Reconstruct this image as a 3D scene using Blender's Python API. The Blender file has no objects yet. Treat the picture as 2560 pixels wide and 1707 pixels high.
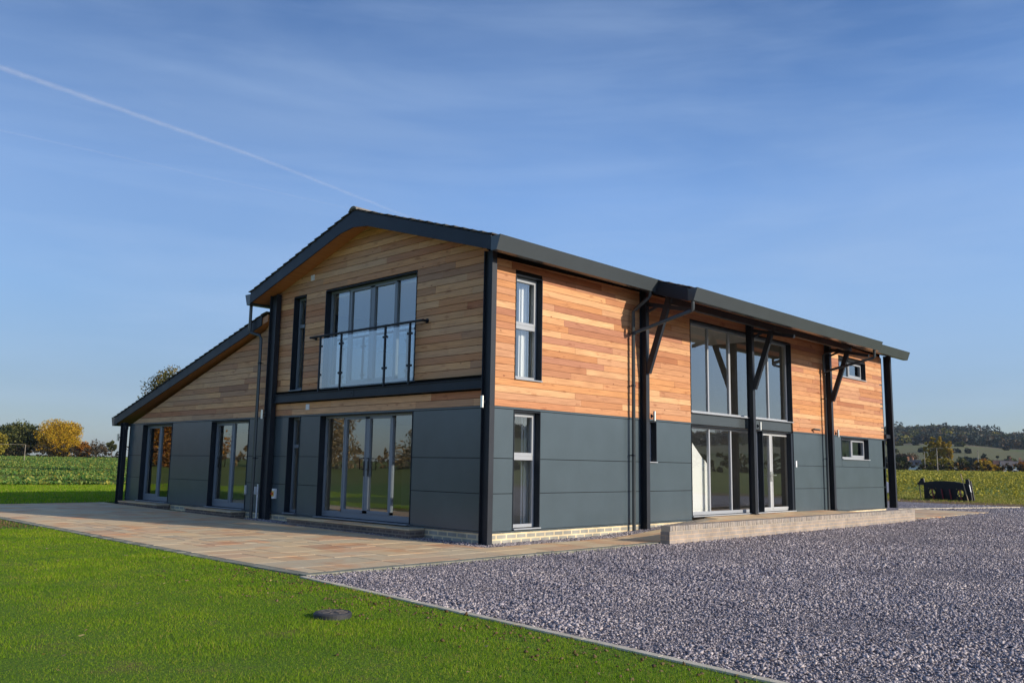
import bpy, bmesh, math, random
import numpy as np
from mathutils import Vector, Matrix

# ------------------------------------------------------------------ camera, sky, sun, exposure
SC = bpy.context.scene
COL = SC.collection
CAM_X, CAM_Y, CAM_Z = -12.52, -12.6352, 1.6
yaw, pitch, roll = math.radians(43.8144), math.radians(8.17767), math.radians(0.92198)
fw = Vector((math.cos(pitch)*math.cos(yaw), math.cos(pitch)*math.sin(yaw), math.sin(pitch)))
rt = Vector((math.sin(yaw), -math.cos(yaw), 0)); up = rt.cross(fw)
r2 = rt*math.cos(roll) + up*math.sin(roll); u2 = -rt*math.sin(roll) + up*math.cos(roll)
cam = bpy.data.cameras.new("camera"); co = bpy.data.objects.new("camera", cam); COL.objects.link(co)
co.matrix_world = Matrix(((r2.x, u2.x, -fw.x, CAM_X), (r2.y, u2.y, -fw.y, CAM_Y), (r2.z, u2.z, -fw.z, CAM_Z), (0, 0, 0, 1)))
cam.sensor_width = 36; cam.lens = 36*2160.45/2560; cam.clip_start = 0.1; cam.clip_end = 80000
SC.camera = co
SC.view_settings.view_transform = 'Standard'; SC.view_settings.look = 'None'
SC.view_settings.exposure = 0.08; SC.view_settings.gamma = 1
SUN_DIR = Vector((0.32, -1.0, 0.342)).normalized()       # towards the sun
W = bpy.data.worlds.new("World"); SC.world = W; W.use_nodes = True
nt = W.node_tree; nt.nodes.clear()
wo = nt.nodes.new('ShaderNodeOutputWorld'); bg = nt.nodes.new('ShaderNodeBackground')
sky = nt.nodes.new('ShaderNodeTexSky'); sky.sky_type = 'NISHITA'; sky.sun_disc = False
sky.sun_elevation = math.asin(SUN_DIR.z); sky.sun_rotation = math.atan2(SUN_DIR.x, SUN_DIR.y)
sky.altitude = 100; sky.air_density = 1.0; sky.dust_density = 0.6; sky.ozone_density = 2.5
bg.inputs[1].default_value = 0.115
# thin cirrus veil, laid out by direction
tc = nt.nodes.new('ShaderNodeTexCoord'); mp = nt.nodes.new('ShaderNodeMapping')
mp.inputs['Scale'].default_value = (0.9, 1.6, 4.5); mp.inputs['Rotation'].default_value = (0.25, 0.1, 0.7)
nz = nt.nodes.new('ShaderNodeTexNoise'); nz.inputs['Scale'].default_value = 1.6; nz.inputs['Detail'].default_value = 6; nz.inputs['Distortion'].default_value = 0.7
cr = nt.nodes.new('ShaderNodeValToRGB'); cr.color_ramp.elements[0].position = 0.36; cr.color_ramp.elements[1].position = 0.80
cr.color_ramp.elements[1].color = (0.40, 0.40, 0.40, 1)
mx = nt.nodes.new('ShaderNodeMixRGB'); mx.inputs[2].default_value = (3.4, 4.6, 6.6, 1)
L = nt.links.new
L(tc.outputs['Generated'], mp.inputs[0]); L(mp.outputs[0], nz.inputs['Vector']); L(nz.outputs[0], cr.inputs[0])
sx = nt.nodes.new('ShaderNodeSeparateXYZ'); er = nt.nodes.new('ShaderNodeValToRGB'); mu = nt.nodes.new('ShaderNodeVectorMath'); mu.operation = 'MULTIPLY'; m2 = nt.nodes.new('ShaderNodeVectorMath'); m2.operation = 'SCALE'; m2.inputs['Scale'].default_value = 2.0
e_ = er.color_ramp.elements; e_[0].position = 0.0; e_[0].color = (.40, .44, .56, 1); e_[1].position = 0.50; e_[1].color = (.36, .48, .65, 1)
for p_, c_ in ((.08, (.42, .45, .57)), (.18, (.58, .62, .74)), (.30, (.66, .71, .85)), (.40, (.53, .62, .78))):
    k_ = e_.new(p_); k_.color = (*c_, 1)
L(tc.outputs['Generated'], sx.inputs[0]); L(sx.outputs[2], er.inputs[0]); L(sky.outputs[0], mu.inputs[0]); L(er.outputs[0], mu.inputs[1]); ar = nt.nodes.new('ShaderNodeMapRange'); ar.interpolation_type = 'SMOOTHSTEP'
ar.inputs['From Min'].default_value = .55; ar.inputs['From Max'].default_value = .97; ar.inputs['To Min'].default_value = 2.14; ar.inputs['To Max'].default_value = 1.42
L(sx.outputs[1], ar.inputs['Value']); L(ar.outputs[0], m2.inputs['Scale']); L(mu.outputs[0], m2.inputs[0])
L(cr.outputs[0], mx.inputs[0]); L(m2.outputs[0], mx.inputs[1]); L(mx.outputs[0], bg.inputs[0]); L(bg.outputs[0], wo.inputs[0])
mp2 = nt.nodes.new('ShaderNodeMapping'); mp2.inputs['Scale'].default_value = (1.6, 1.6, 15.0); mp2.inputs['Rotation'].default_value = (.10, -.13, .2)
nz2 = nt.nodes.new('ShaderNodeTexNoise'); nz2.inputs['Scale'].default_value = 1.5; nz2.inputs['Detail'].default_value = 7; nz2.inputs['Roughness'].default_value = .6; nz2.inputs['Distortion'].default_value = .4
cr2 = nt.nodes.new('ShaderNodeValToRGB'); cr2.color_ramp.elements[0].position = .46; cr2.color_ramp.elements[1].position = .78; cr2.color_ramp.elements[1].color = (.13, .13, .13, 1)
mx2 = nt.nodes.new('ShaderNodeMixRGB'); mx2.inputs[2].default_value = (4.6, 5.9, 7.9, 1)
L(tc.outputs['Generated'], mp2.inputs[0]); L(mp2.outputs[0], nz2.inputs['Vector']); L(nz2.outputs[0], cr2.inputs[0]); L(cr2.outputs[0], mx2.inputs[0]); L(mx.outputs[0], mx2.inputs[1]); L(mx2.outputs[0], bg.inputs[0])
sun = bpy.data.lights.new("sun", 'SUN'); sun.energy = 5.0; sun.angle = math.radians(0.55); sun.color = (1.0, 0.885, 0.74)
so = bpy.data.objects.new("sun", sun); COL.objects.link(so); so.location = (30, -60, 40)
so.rotation_euler = SUN_DIR.to_track_quat('Z', 'Y').to_euler()

rng = np.random.default_rng(7); R = random.Random(11)

# ------------------------------------------------------------------ material helpers
def mat(name, color=(0.5, 0.5, 0.5), rough=0.6, metal=0.0, spec=0.5):
    m = bpy.data.materials.new(name); m.use_nodes = True
    b = m.node_tree.nodes['Principled BSDF']
    b.inputs['Base Color'].default_value = (*color, 1); b.inputs['Roughness'].default_value = rough
    b.inputs['Metallic'].default_value = metal; b.inputs['Specular IOR Level'].default_value = spec
    return m
def nd(m, t, **kw):
    n = m.node_tree.nodes.new(t)
    for k, v in kw.items():
        if hasattr(n, k): setattr(n, k, v)
        else: n.inputs[k.replace('_', ' ')].default_value = v
    return n
def lk(m, a, b): m.node_tree.links.new(a, b)
def bsdf(m): return m.node_tree.nodes['Principled BSDF']
def ramp(m, fac, stops):
    c = nd(m, 'ShaderNodeValToRGB'); e = c.color_ramp.elements
    e[0].position, e[0].color = stops[0][0], (*stops[0][1], 1)
    e[1].position, e[1].color = stops[1][0], (*stops[1][1], 1)
    for p, col in stops[2:]:
        k = e.new(p); k.color = (*col, 1)
    lk(m, fac, c.inputs[0]); return c.outputs[0]
def mixc(m, fac, a, b, mode='MIX'):
    n = nd(m, 'ShaderNodeMixRGB', blend_type=mode)
    for i, v in ((0, fac), (1, a), (2, b)):
        if isinstance(v, (int, float)): n.inputs[i].default_value = v
        elif isinstance(v, tuple): n.inputs[i].default_value = (*v, 1)
        else: lk(m, v, n.inputs[i])
    return n.outputs[0]
def noise(m, scale, detail=4, stretch=None, coord='Object', rough=0.5):
    t = nd(m, 'ShaderNodeTexCoord'); n = nd(m, 'ShaderNodeTexNoise'); n.inputs['Scale'].default_value = scale
    n.inputs['Detail'].default_value = detail; n.inputs['Roughness'].default_value = rough
    if stretch:
        q = nd(m, 'ShaderNodeMapping'); q.inputs['Scale'].default_value = stretch
        lk(m, t.outputs[coord], q.inputs[0]); lk(m, q.outputs[0], n.inputs['Vector'])
    else: lk(m, t.outputs[coord], n.inputs['Vector'])
    return n.outputs[0]
def bump(m, h, strength=0.3, dist=0.01):
    b = nd(m, 'ShaderNodeBump'); b.inputs['Strength'].default_value = strength; b.inputs['Distance'].default_value = dist
    lk(m, h, b.inputs['Height']); lk(m, b.outputs[0], bsdf(m).inputs['Normal'])
def island(m): return nd(m, 'ShaderNodeNewGeometry').outputs['Random Per Island']
def setc(m, out): lk(m, out, bsdf(m).inputs['Base Color'])

def wood_mat(name, weathered=0.0, axis=0):
    m = mat(name, rough=0.62, spec=0.3)
    base = ramp(m, island(m), [(0.0, (0.27, 0.155, 0.10)), (1.0, (0.66, 0.48, 0.30)), (0.12, (0.64, 0.43, 0.24)), (0.25, (0.44, 0.24, 0.13)), (0.38, (0.70, 0.49, 0.28)),
                               (0.5, (0.34, 0.22, 0.15)), (0.62, (0.74, 0.56, 0.37)), (0.75, (0.42, 0.20, 0.10)), (0.88, (0.60, 0.44, 0.29))]) if weathered else ramp(m, island(m), [(0.0, (0.36, 0.14, 0.06)), (1.0, (0.68, 0.41, 0.20)), (0.16, (0.58, 0.28, 0.11)), (0.30, (0.38, 0.16, 0.085)),
                               (0.45, (0.64, 0.35, 0.16)), (0.6, (0.49, 0.215, 0.10)), (0.75, (0.70, 0.42, 0.21)), (0.87, (0.42, 0.19, 0.11))])
    st = (1.2, 30, 30) if axis == 0 else (30, 1.2, 30)
    g = noise(m, 1.6, 6, st)
    grain = ramp(m, g, [(0.3, (0.72, 0.66, 0.60)), (0.7, (1.08, 1.05, 1.0))])
    c = mixc(m, 1.0, base, grain, 'MULTIPLY')
    k = noise(m, 1.0, 3, (2.6, 2.6, 9) )
    kn = ramp(m, k, [(0.60, (1, 1, 1)), (0.74, (0.55, 0.38, 0.28))])
    c = mixc(m, 0.8, c, kn, 'MULTIPLY')
    vk = nd(m, 'ShaderNodeTexVoronoi'); vk.inputs['Scale'].default_value = 2.1; tk = nd(m, 'ShaderNodeTexCoord'); qk = nd(m, 'ShaderNodeMapping')
    qk.inputs['Scale'].default_value = (1, 1, 2.2); lk(m, tk.outputs['Object'], qk.inputs[0]); lk(m, qk.outputs[0], vk.inputs['Vector'])
    c = mixc(m, 1.0, c, ramp(m, vk.outputs['Distance'], [(0.035, (.34, .20, .14)), (0.085, (1, 1, 1))]), 'MULTIPLY')
    if weathered:
        w = noise(m, 0.8, 4, (1, 0.35, 3.0) if axis else (0.35, 1, 3.0))
        wr = ramp(m, w, [(0.40, (0, 0, 0)), (0.66, (1, 1, 1))])
        mm = nd(m, 'ShaderNodeMath', operation='MULTIPLY'); lk(m, wr, mm.inputs[0]); mm.inputs[1].default_value = weathered
        c = mixc(m, mm.outputs[0], c, (0.36, 0.28, 0.22))
    if weathered: c = mixc(m, 1.0, c, (1.16, .95, .78), 'MULTIPLY')
    setc(m, c); bump(m, g, 0.25, 0.004)
    return m
def painted(name, color, rough=0.35, var=0.12, spec=0.5):
    m = mat(name, color, rough, spec=spec)
    n = noise(m, 1.3, 4)
    c = ramp(m, n, [(0.3, tuple(x*(1-var) for x in color)), (0.7, tuple(x*(1+var) for x in color))])
    setc(m, c)
    rr = nd(m, 'ShaderNodeMapRange'); rr.inputs['To Min'].default_value = rough*0.8; rr.inputs['To Max'].default_value = rough*1.25
    lk(m, noise(m, 3.0, 5), rr.inputs['Value']); lk(m, rr.outputs[0], bsdf(m).inputs['Roughness'])
    return m
def brick_mat(name, c1, c2, mortar, swap='XZ', bw=0.225, rh=0.075, vert=False, ms=0.012):
    m = mat(name, rough=0.85, spec=0.2)
    t = nd(m, 'ShaderNodeTexCoord'); s = nd(m, 'ShaderNodeSeparateXYZ'); cb = nd(m, 'ShaderNodeCombineXYZ')
    lk(m, t.outputs['Object'], s.inputs[0])
    ad = nd(m, 'ShaderNodeMath', operation='ADD'); lk(m, s.outputs[0], ad.inputs[0]); lk(m, s.outputs[1], ad.inputs[1])
    lk(m, ad.outputs[0], cb.inputs[0]); lk(m, s.outputs[2], cb.inputs[1])
    b = nd(m, 'ShaderNodeTexBrick'); lk(m, cb.outputs[0], b.inputs['Vector'])
    b.inputs['Scale'].default_value = 1; b.inputs['Mortar Size'].default_value = ms; b.inputs['Brick Width'].default_value = bw
    b.inputs['Row Height'].default_value = rh; b.inputs['Bias'].default_value = 0.0; b.inputs['Mortar Smooth'].default_value = 0.1
    b.inputs['Color1'].default_value = (*c1, 1); b.inputs['Color2'].default_value = (*c2, 1); b.inputs['Mortar'].default_value = (*mortar, 1)
    if vert: b.offset = 0
    n = ramp(m, noise(m, 3.0, 5), [(0.3, (0.75, 0.74, 0.72)), (0.7, (1.12, 1.1, 1.08))])
    setc(m, mixc(m, 1.0, b.outputs[0], n, 'MULTIPLY'))
    inv = nd(m, 'ShaderNodeMath', operation='SUBTRACT'); inv.inputs[0].default_value = 1; lk(m, b.outputs['Fac'], inv.inputs[1])
    bump(m, inv.outputs[0], 0.6, 0.006)
    return m

M = {}
M['wood_long'] = wood_mat('cedar_long', 0.0, 0)
M['wood_gable'] = wood_mat('cedar_gable', 0.5, 1)
M['soffit'] = mat('soffit_timber', rough=0.5)
_g = noise(M['soffit'], 1.6, 5, (1, 22, 22)); setc(M['soffit'], ramp(M['soffit'], _g, [(0.3, (0.34, 0.13, 0.04)), (0.7, (0.50, 0.22, 0.07))]))
M['anthracite'] = painted('anthracite_metal', (0.015, 0.021, 0.030), 0.42, spec=0.25)
M['steel'] = painted('painted_steel', (0.018, 0.022, 0.029), 0.45, spec=0.3)
M['panel'] = painted('slate_grey_panel', (0.069, 0.094, 0.108), 0.22, 0.06, spec=0.5)
M['gutter'] = painted('gutter_metal', (0.056, 0.066, 0.070), 0.24, 0.05)
M['frame'] = painted('grey_window_frame', (0.33, 0.35, 0.37), 0.35, 0.04)
M['white'] = mat('white_plaster', (0.80, 0.80, 0.78), 0.8)
M['plastic'] = mat('white_plastic', (0.75, 0.76, 0.76), 0.4)
M['chrome'] = mat('satin_steel', (0.70, 0.68, 0.62), 0.28, 1.0)
M['black'] = mat('black_plastic', (0.01, 0.01, 0.012), 0.35)
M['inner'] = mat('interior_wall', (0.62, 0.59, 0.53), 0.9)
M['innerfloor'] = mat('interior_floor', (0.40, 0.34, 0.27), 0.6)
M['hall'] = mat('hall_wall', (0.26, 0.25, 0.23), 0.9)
M['plinth'] = brick_mat('buff_grey_brick', (0.36, 0.35, 0.30), (0.28, 0.28, 0.25), (0.70, 0.58, 0.37), bw=.30, rh=.104, ms=0.018)
M['rampbrick'] = brick_mat('pink_grey_brick', (0.36, 0.305, 0.26), (0.31, 0.28, 0.25), (0.50, 0.38, 0.27), bw=.30, rh=.09, ms=0.010)
M['coping'] = brick_mat('brick_on_edge', (0.33, 0.28, 0.24), (0.25, 0.235, 0.215), (0.46, 0.38, 0.29), bw=0.075, rh=0.225, vert=True, ms=0.010)
M['stepbrick'] = brick_mat('dark_step_brick', (0.11, 0.10, 0.10), (0.16, 0.12, 0.10), (0.25, 0.21, 0.17))
def tile_mat():
    m = mat('concrete_roof_tile', rough=0.9, spec=0.2)
    c = ramp(m, island(m), [(0.0, (0.050, 0.047, 0.045)), (1.0, (0.095, 0.088, 0.080))])
    n = ramp(m, noise(m, 6, 5), [(0.3, (0.7, 0.7, 0.7)), (0.7, (1.2, 1.2, 1.15))])
    setc(m, mixc(m, 1.0, c, n, 'MULTIPLY')); bump(m, noise(m, 40, 4), 0.4, 0.01); return m
M['tile'] = tile_mat()
M['ridge'] = painted('ridge_tile', (0.24, 0.21, 0.17), 0.9, 0.25, 0.2)
def glass_mat(name, tint=(0.97, 0.99, 0.97), base=0.20, gain=0.8, rough=0.0, wav=0.0):
    m = bpy.data.materials.new(name); m.use_nodes = True; n = m.node_tree; n.nodes.clear()
    o = n.nodes.new('ShaderNodeOutputMaterial'); t = n.nodes.new('ShaderNodeBsdfTransparent'); g = n.nodes.new('ShaderNodeBsdfGlossy')
    mi = n.nodes.new('ShaderNodeMixShader'); f = n.nodes.new('ShaderNodeMath'); f.operation = 'POWER'; f.inputs[1].default_value = 3.0; lwn = n.nodes.new('ShaderNodeLayerWeight'); lwn.inputs[0].default_value = 0.5; n.links.new(lwn.outputs['Facing'], f.inputs[0])
    t.inputs[0].default_value = (*tint, 1); g.inputs['Roughness'].default_value = rough; g.inputs[0].default_value = (0.93, 0.96, 0.97, 1)
    ma = n.nodes.new('ShaderNodeMath'); ma.operation = 'MULTIPLY_ADD'; ma.inputs[1].default_value = gain; ma.inputs[2].default_value = base; ma.use_clamp = True
    L = n.links.new; L(f.outputs[0], ma.inputs[0]); L(ma.outputs[0], mi.inputs[0]); L(t.outputs[0], mi.inputs[1]); L(g.outputs[0], mi.inputs[2]); L(mi.outputs[0], o.inputs[0])
    if wav:
        tcn = n.nodes.new('ShaderNodeTexCoord'); nn = n.nodes.new('ShaderNodeTexNoise'); nn.inputs['Scale'].default_value = 0.9; nn.inputs['Detail'].default_value = 1
        bb = n.nodes.new('ShaderNodeBump'); bb.inputs['Strength'].default_value = wav; bb.inputs['Distance'].default_value = 0.02
        L(tcn.outputs['Object'], nn.inputs['Vector']); L(nn.outputs[0], bb.inputs['Height']); L(bb.outputs[0], g.inputs['Normal'])
    return m
M['glass'] = glass_mat('window_glass', wav=0.10)
M['gable_glass'] = glass_mat('tinted_patio_glass', tint=(0.88, 0.90, 0.87), base=0.19, gain=0.8, wav=0.10)
M['balglass'] = glass_mat('balustrade_glass', (0.78, 0.90, 0.97), 0.22, 0.8)

# ------------------------------------------------------------------ object helpers
def tag(o, label=None, cat=None, group=None, kind=None):
    for k, v in (('label', label), ('category', cat), ('group', group), ('kind', kind)):
        if v: o[k] = v
    return o
def empty(name, loc=(0, 0, 0), rz=0, parent=None):
    o = bpy.data.objects.new(name, None); COL.objects.link(o); o.location = loc; o.rotation_euler = (0, 0, rz); o.empty_display_size = 0.3
    if parent: o.parent = parent
    return o
def ident(p): return p
def mapR(p): return (p[0], -p[1], p[2])     # long wall: (along, outward, up)
def mapL(p): return (-p[1], p[0], p[2])     # gable wall
class MB:
    def __init__(s, f=ident): s.v = []; s.fc = []; s.f = f; s.sm = []
    def add(s, vs, fs, smooth=False):
        b = len(s.v); s.v += [s.f(tuple(p)) for p in vs]; s.fc += [tuple(b+i for i in q) for q in fs]; s.sm += [smooth]*len(fs)
    def box(s, a, b):
        x0, x1 = sorted((a[0], b[0])); y0, y1 = sorted((a[1], b[1])); z0, z1 = sorted((a[2], b[2]))
        s.add([(x0, y0, z0), (x1, y0, z0), (x1, y1, z0), (x0, y1, z0), (x0, y0, z1), (x1, y0, z1), (x1, y1, z1), (x0, y1, z1)],
              [(0, 3, 2, 1), (4, 5, 6, 7), (0, 1, 5, 4), (1, 2, 6, 5), (2, 3, 7, 6), (3, 0, 4, 7)])
    def prism(s, poly, axis, a, b):
        n = len(poly)
        def P(u, v, w): return {0: (w, u, v), 1: (u, w, v), 2: (u, v, w)}[axis]
        vs = [P(u, v, a) for u, v in poly] + [P(u, v, b) for u, v in poly]
        s.add(vs, [tuple(range(n))[::-1], tuple(range(n, 2*n))] + [(i, (i+1) % n, n+(i+1) % n, n+i) for i in range(n)])
    def bar(s, p, q, w, h, upv=(0, 0, 1)):
        p = Vector(p); q = Vector(q); d = (q-p).normalized(); u = Vector(upv)
        if abs(d.dot(u)) > 0.97: u = Vector((0, 1, 0))
        sd = d.cross(u).normalized()*w/2; uu = sd.cross(d).normalized()*h/2
        vs = [e+a*sd+b*uu for e in (p, q) for a, b in ((-1, -1), (1, -1), (1, 1), (-1, 1))]
        s.add([tuple(v) for v in vs], [(0, 1, 2, 3), (7, 6, 5, 4), (0, 4, 5, 1), (1, 5, 6, 2), (2, 6, 7, 3), (3, 7, 4, 0)])
    def tube(s, pts, r, n=10, taper=None):
        pts = [Vector(p) for p in pts]; rings = []
        for i, p in enumerate(pts):
            d = (pts[min(i+1, len(pts)-1)]-pts[max(i-1, 0)]).normalized()
            a = d.cross(Vector((0.13, 0.21, 1)) if abs(d.z) < 0.9 else Vector((1, 0.1, 0))).normalized(); b = d.cross(a)
            rr = r if taper is None else taper[i]
            rings.append([tuple(p+a*rr*math.cos(2*math.pi*k/n)+b*rr*math.sin(2*math.pi*k/n)) for k in range(n)])
        vs = sum(rings, []); m = len(pts)
        s.add(vs, [(i*n+k, i*n+(k+1) % n, (i+1)*n+(k+1) % n, (i+1)*n+k) for i in range(m-1) for k in range(n)], True)
        s.add(rings[0], [tuple(range(n))[::-1]]); s.add(rings[-1], [tuple(range(n))])
    def build(s, name, m, parent=None, bevel=0.0, label=None):
        me = bpy.data.meshes.new(name); me.from_pydata(s.v, [], s.fc); me.update()
        me.polygons.foreach_set('use_smooth', s.sm)
        bm = bmesh.new(); bm.from_mesh(me); bmesh.ops.recalc_face_normals(bm, faces=bm.faces); bm.to_mesh(me); bm.free()
        o = bpy.data.objects.new(name, me); COL.objects.link(o)
        me.materials.append(m)
        if parent: o.parent = parent
        if bevel:
            b = o.modifiers.new('bevel', 'BEVEL'); b.width = bevel; b.segments = 2; b.limit_method = 'ANGLE'
        if label: o['label'] = label
        return o
def np_mesh(name, verts, k, m, parent=None, quads=None):
    """verts (N*k,3): separate k-gons; or quads index array"""
    me = bpy.data.meshes.new(name); n = len(verts)
    idx = np.arange(n, dtype=np.int32) if quads is None else quads.astype(np.int32).ravel()
    nf = len(idx)//k
    me.vertices.add(n); me.vertices.foreach_set('co', np.asarray(verts, np.float32).ravel())
    me.loops.add(len(idx)); me.loops.foreach_set('vertex_index', idx)
    me.polygons.add(nf); me.polygons.foreach_set('loop_start', np.arange(0, len(idx), k, dtype=np.int32))
    me.polygons.foreach_set('loop_total', np.full(nf, k, np.int32))
    me.update(calc_edges=True); me.validate()
    o = bpy.data.objects.new(name, me); COL.objects.link(o); me.materials.append(m)
    if parent: o.parent = parent
    return o

# ------------------------------------------------------------------ terrain
def sm(a, b, x): t = np.clip((x-a)/(b-a), 0, 1); return t*t*(3-2*t)
def gz(x, y):
    x = np.asarray(x, float); y = np.asarray(y, float)
    r = np.hypot(x-5, y-5)
    z = 0.0075*np.clip(y-1, 0, 25)
    z = z + 1.85*sm(35, 285, r) + 1.0*sm(285, 450, r)
    az = np.degrees(np.arctan2(y+12.6, x+12.5))
    m = sm(46, 33, az)*sm(-130, -100, az)
    prof = 25*sm(430, 950, r)+24*sm(900, 1320, r)+8*sm(1300, 1700, r)
    wob = 1+0.10*np.sin(az*0.31+1.0)+0.06*np.sin(az*0.83)
    return z+m*prof*wob
def gz1(x, y): return float(gz(x, y))

na = 240; rad = np.concatenate([np.linspace(0, 60, 25)[1:], np.geomspace(64, 9000, 90)])
ang = np.linspace(0, 2*math.pi, na, endpoint=False)
X = 5+rad[:, None]*np.cos(ang); Y = 5+rad[:, None]*np.sin(ang); Z = gz(X, Y)-0.03
V = np.concatenate([[[5, 5, -0.03+gz1(5, 5)]], np.stack([X, Y, Z], -1).reshape(-1, 3)])
F = [(0, 1+i, 1+(i+1) % na) for i in range(na)]
F += [(1+j*na+i, 1+(j+1)*na+i, 1+(j+1)*na+(i+1) % na, 1+j*na+(i+1) % na) for j in range(len(rad)-1) for i in range(na)]
me = bpy.data.meshes.new('ground'); me.from_pydata(V.tolist(), [], F); me.polygons.foreach_set('use_smooth', [True]*len(F))
ground = bpy.data.objects.new('ground', me); COL.objects.link(ground); tag(ground, kind='structure')
gm = mat('field_ground', rough=0.95, spec=0.1)
c1 = ramp(gm, noise(gm, 0.35, 8, rough=0.7), [(0.3, (0.08, 0.12, 0.02)), (0.7, (0.24, 0.23, 0.05)), (0.5, (0.15, 0.18, 0.03))])
vor = nd(gm, 'ShaderNodeTexVoronoi'); vor.inputs['Scale'].default_value = 0.0055; _t = nd(gm, 'ShaderNodeTexCoord'); lk(gm, _t.outputs['Object'], vor.inputs['Vector'])
c2 = ramp(gm, vor.outputs['Color'], [(0.2, (0.075, 0.12, 0.03)), (0.8, (0.16, 0.13, 0.075)), (0.5, (0.13, 0.16, 0.055))])
_s = nd(gm, 'ShaderNodeVectorMath', operation='LENGTH'); lk(gm, _t.outputs['Object'], _s.inputs[0])
_r = nd(gm, 'ShaderNodeMapRange'); _r.inputs['From Min'].default_value = 320; _r.inputs['From Max'].default_value = 420; lk(gm, _s.outputs['Value'], _r.inputs['Value'])
setc(gm, mixc(gm, _r.outputs[0], c1, c2)); bump(gm, noise(gm, 1.2, 8, rough=0.75), 0.9, 0.25); me.materials.append(gm)

def sheet(name, xs, ys, dz, m, fn=None, kind='structure'):
    xs = np.asarray(xs, float); ys = np.asarray(ys, float)
    A, B = np.meshgrid(xs, ys, indexing='ij'); Zs = gz(A, B)+dz
    if fn is not None: Zs = Zs+fn(A, B)
    nx, ny = len(xs), len(ys); v = np.stack([A, B, Zs], -1).reshape(-1, 3)
    i, j = np.meshgrid(np.arange(nx-1), np.arange(ny-1), indexing='ij'); a = (i*ny+j).ravel()
    q = np.stack([a, a+ny, a+ny+1, a+1], -1)
    o = np_mesh(name, v, 4, m, quads=q); o.data.polygons.foreach_set('use_smooth', [True]*len(o.data.polygons))
    return tag(o, kind=kind)
# kerb line between lawn and gravel: x as a function of y
def kerb_x(y): return -5.49+0.09*(y+1.8) if y < -1.8 else -5.42

# lawn base
lawn_m = mat('lawn_soil', rough=0.95, spec=0.1)
setc(lawn_m, ramp(lawn_m, noise(lawn_m, 1.1, 7, rough=0.65), [(0.30, (0.085, 0.15, 0.014)), (0.76, (0.16, 0.115, 0.050)), (0.55, (0.10, 0.17, 0.018))]))
bump(lawn_m, noise(lawn_m, 25, 5), 0.8, 0.03)
vy = [-40, -30, -20, -12, -7, -4, -1.8, 1, 5, 10, 18.45]
vv = []; q = []
for i, y in enumerate(vy): vv += [(-60, y, gz1(-60, y)+0.0), (kerb_x(y)-0.02, y, gz1(-5, y)+0.0)]
for i in range(len(vy)-1): q.append((2*i, 2*i+1, 2*i+3, 2*i+2))
mb = MB(); mb.add(vv, q); lawn = mb.build('lawn', lawn_m); tag(lawn, kind='structure')
sheet('far_lawn', np.linspace(-30, 24, 20), np.linspace(18.5, 36, 12), 0.0, lawn_m)

# gravel
grav_m = mat('slate_gravel_bed', rough=0.9, spec=0.3)
_v = nd(grav_m, 'ShaderNodeTexVoronoi'); _v.inputs['Scale'].default_value = 32; _tt = nd(grav_m, 'ShaderNodeTexCoord'); lk(grav_m, _tt.outputs['Object'], _v.inputs['Vector'])
gcol = ramp(grav_m, _v.outputs['Color'], [(0.1, (0.085, 0.077, 0.09)), (0.9, (0.39, 0.355, 0.36)), (0.5, (0.205, 0.187, 0.20))])
gcol = mixc(grav_m, 1.0, gcol, ramp(grav_m, noise(grav_m, 0.5, 5), [(0.35, (0.8, 0.8, 0.82)), (0.65, (1.12, 1.1, 1.08))]), 'MULTIPLY')
setc(grav_m, gcol)
bump(grav_m, _v.outputs['Distance'], 1.0, 0.03)
vy = [-60, -40, -25, -15, -7, -4, -2.0]
vv = []; q = []
for y in vy: vv += [(kerb_x(y)+0.05, y, 0.0), (35.8, y, 0.0)]
for i in range(len(vy)-1): q.append((2*i, 2*i+1, 2*i+3, 2*i+2))
b0 = len(vv); vv += [(8.0, -2.0, 0.0), (35.8, -2.0, 0.0), (36.2, 12, 0.06), (21.9, 12, 0.06), (21.9, -2.0, 0.0)]
q.append((b0+4, b0+1, b0+2, b0+3))
mb = MB(); mb.add(vv, q); o = mb.build('gravel_drive', grav_m); tag(o, kind='structure')
# brown soil strip beyond the gravel
soil_m = mat('bare_soil', rough=0.95, spec=0.1)
setc(soil_m, ramp(soil_m, noise(soil_m, .9, 8, rough=0.7), [(0.3, (0.10, 0.055, 0.028)), (0.7, (0.15, 0.14, 0.035)), (.5, (.19, .125, .065))])); bump(soil_m, noise(soil_m, 5, 6), 1.0, 0.08)
mb = MB()
for i in range(20):
    y0 = -40+i*3.2; y1 = y0+3.2
    def ex(y): return 35.8+0.03*y+0.15*math.sin(y*1.3)
    mb.add([(ex(y0), y0, 0.012), (ex(y0)+4.2, y0, gz1(40, y0)+0.02), (ex(y1)+4.2, y1, gz1(40, y1)+0.02), (ex(y1), y1, 0.012)], [(0, 1, 2, 3)])
tag(mb.build('soil_strip', soil_m), kind='structure')

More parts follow.
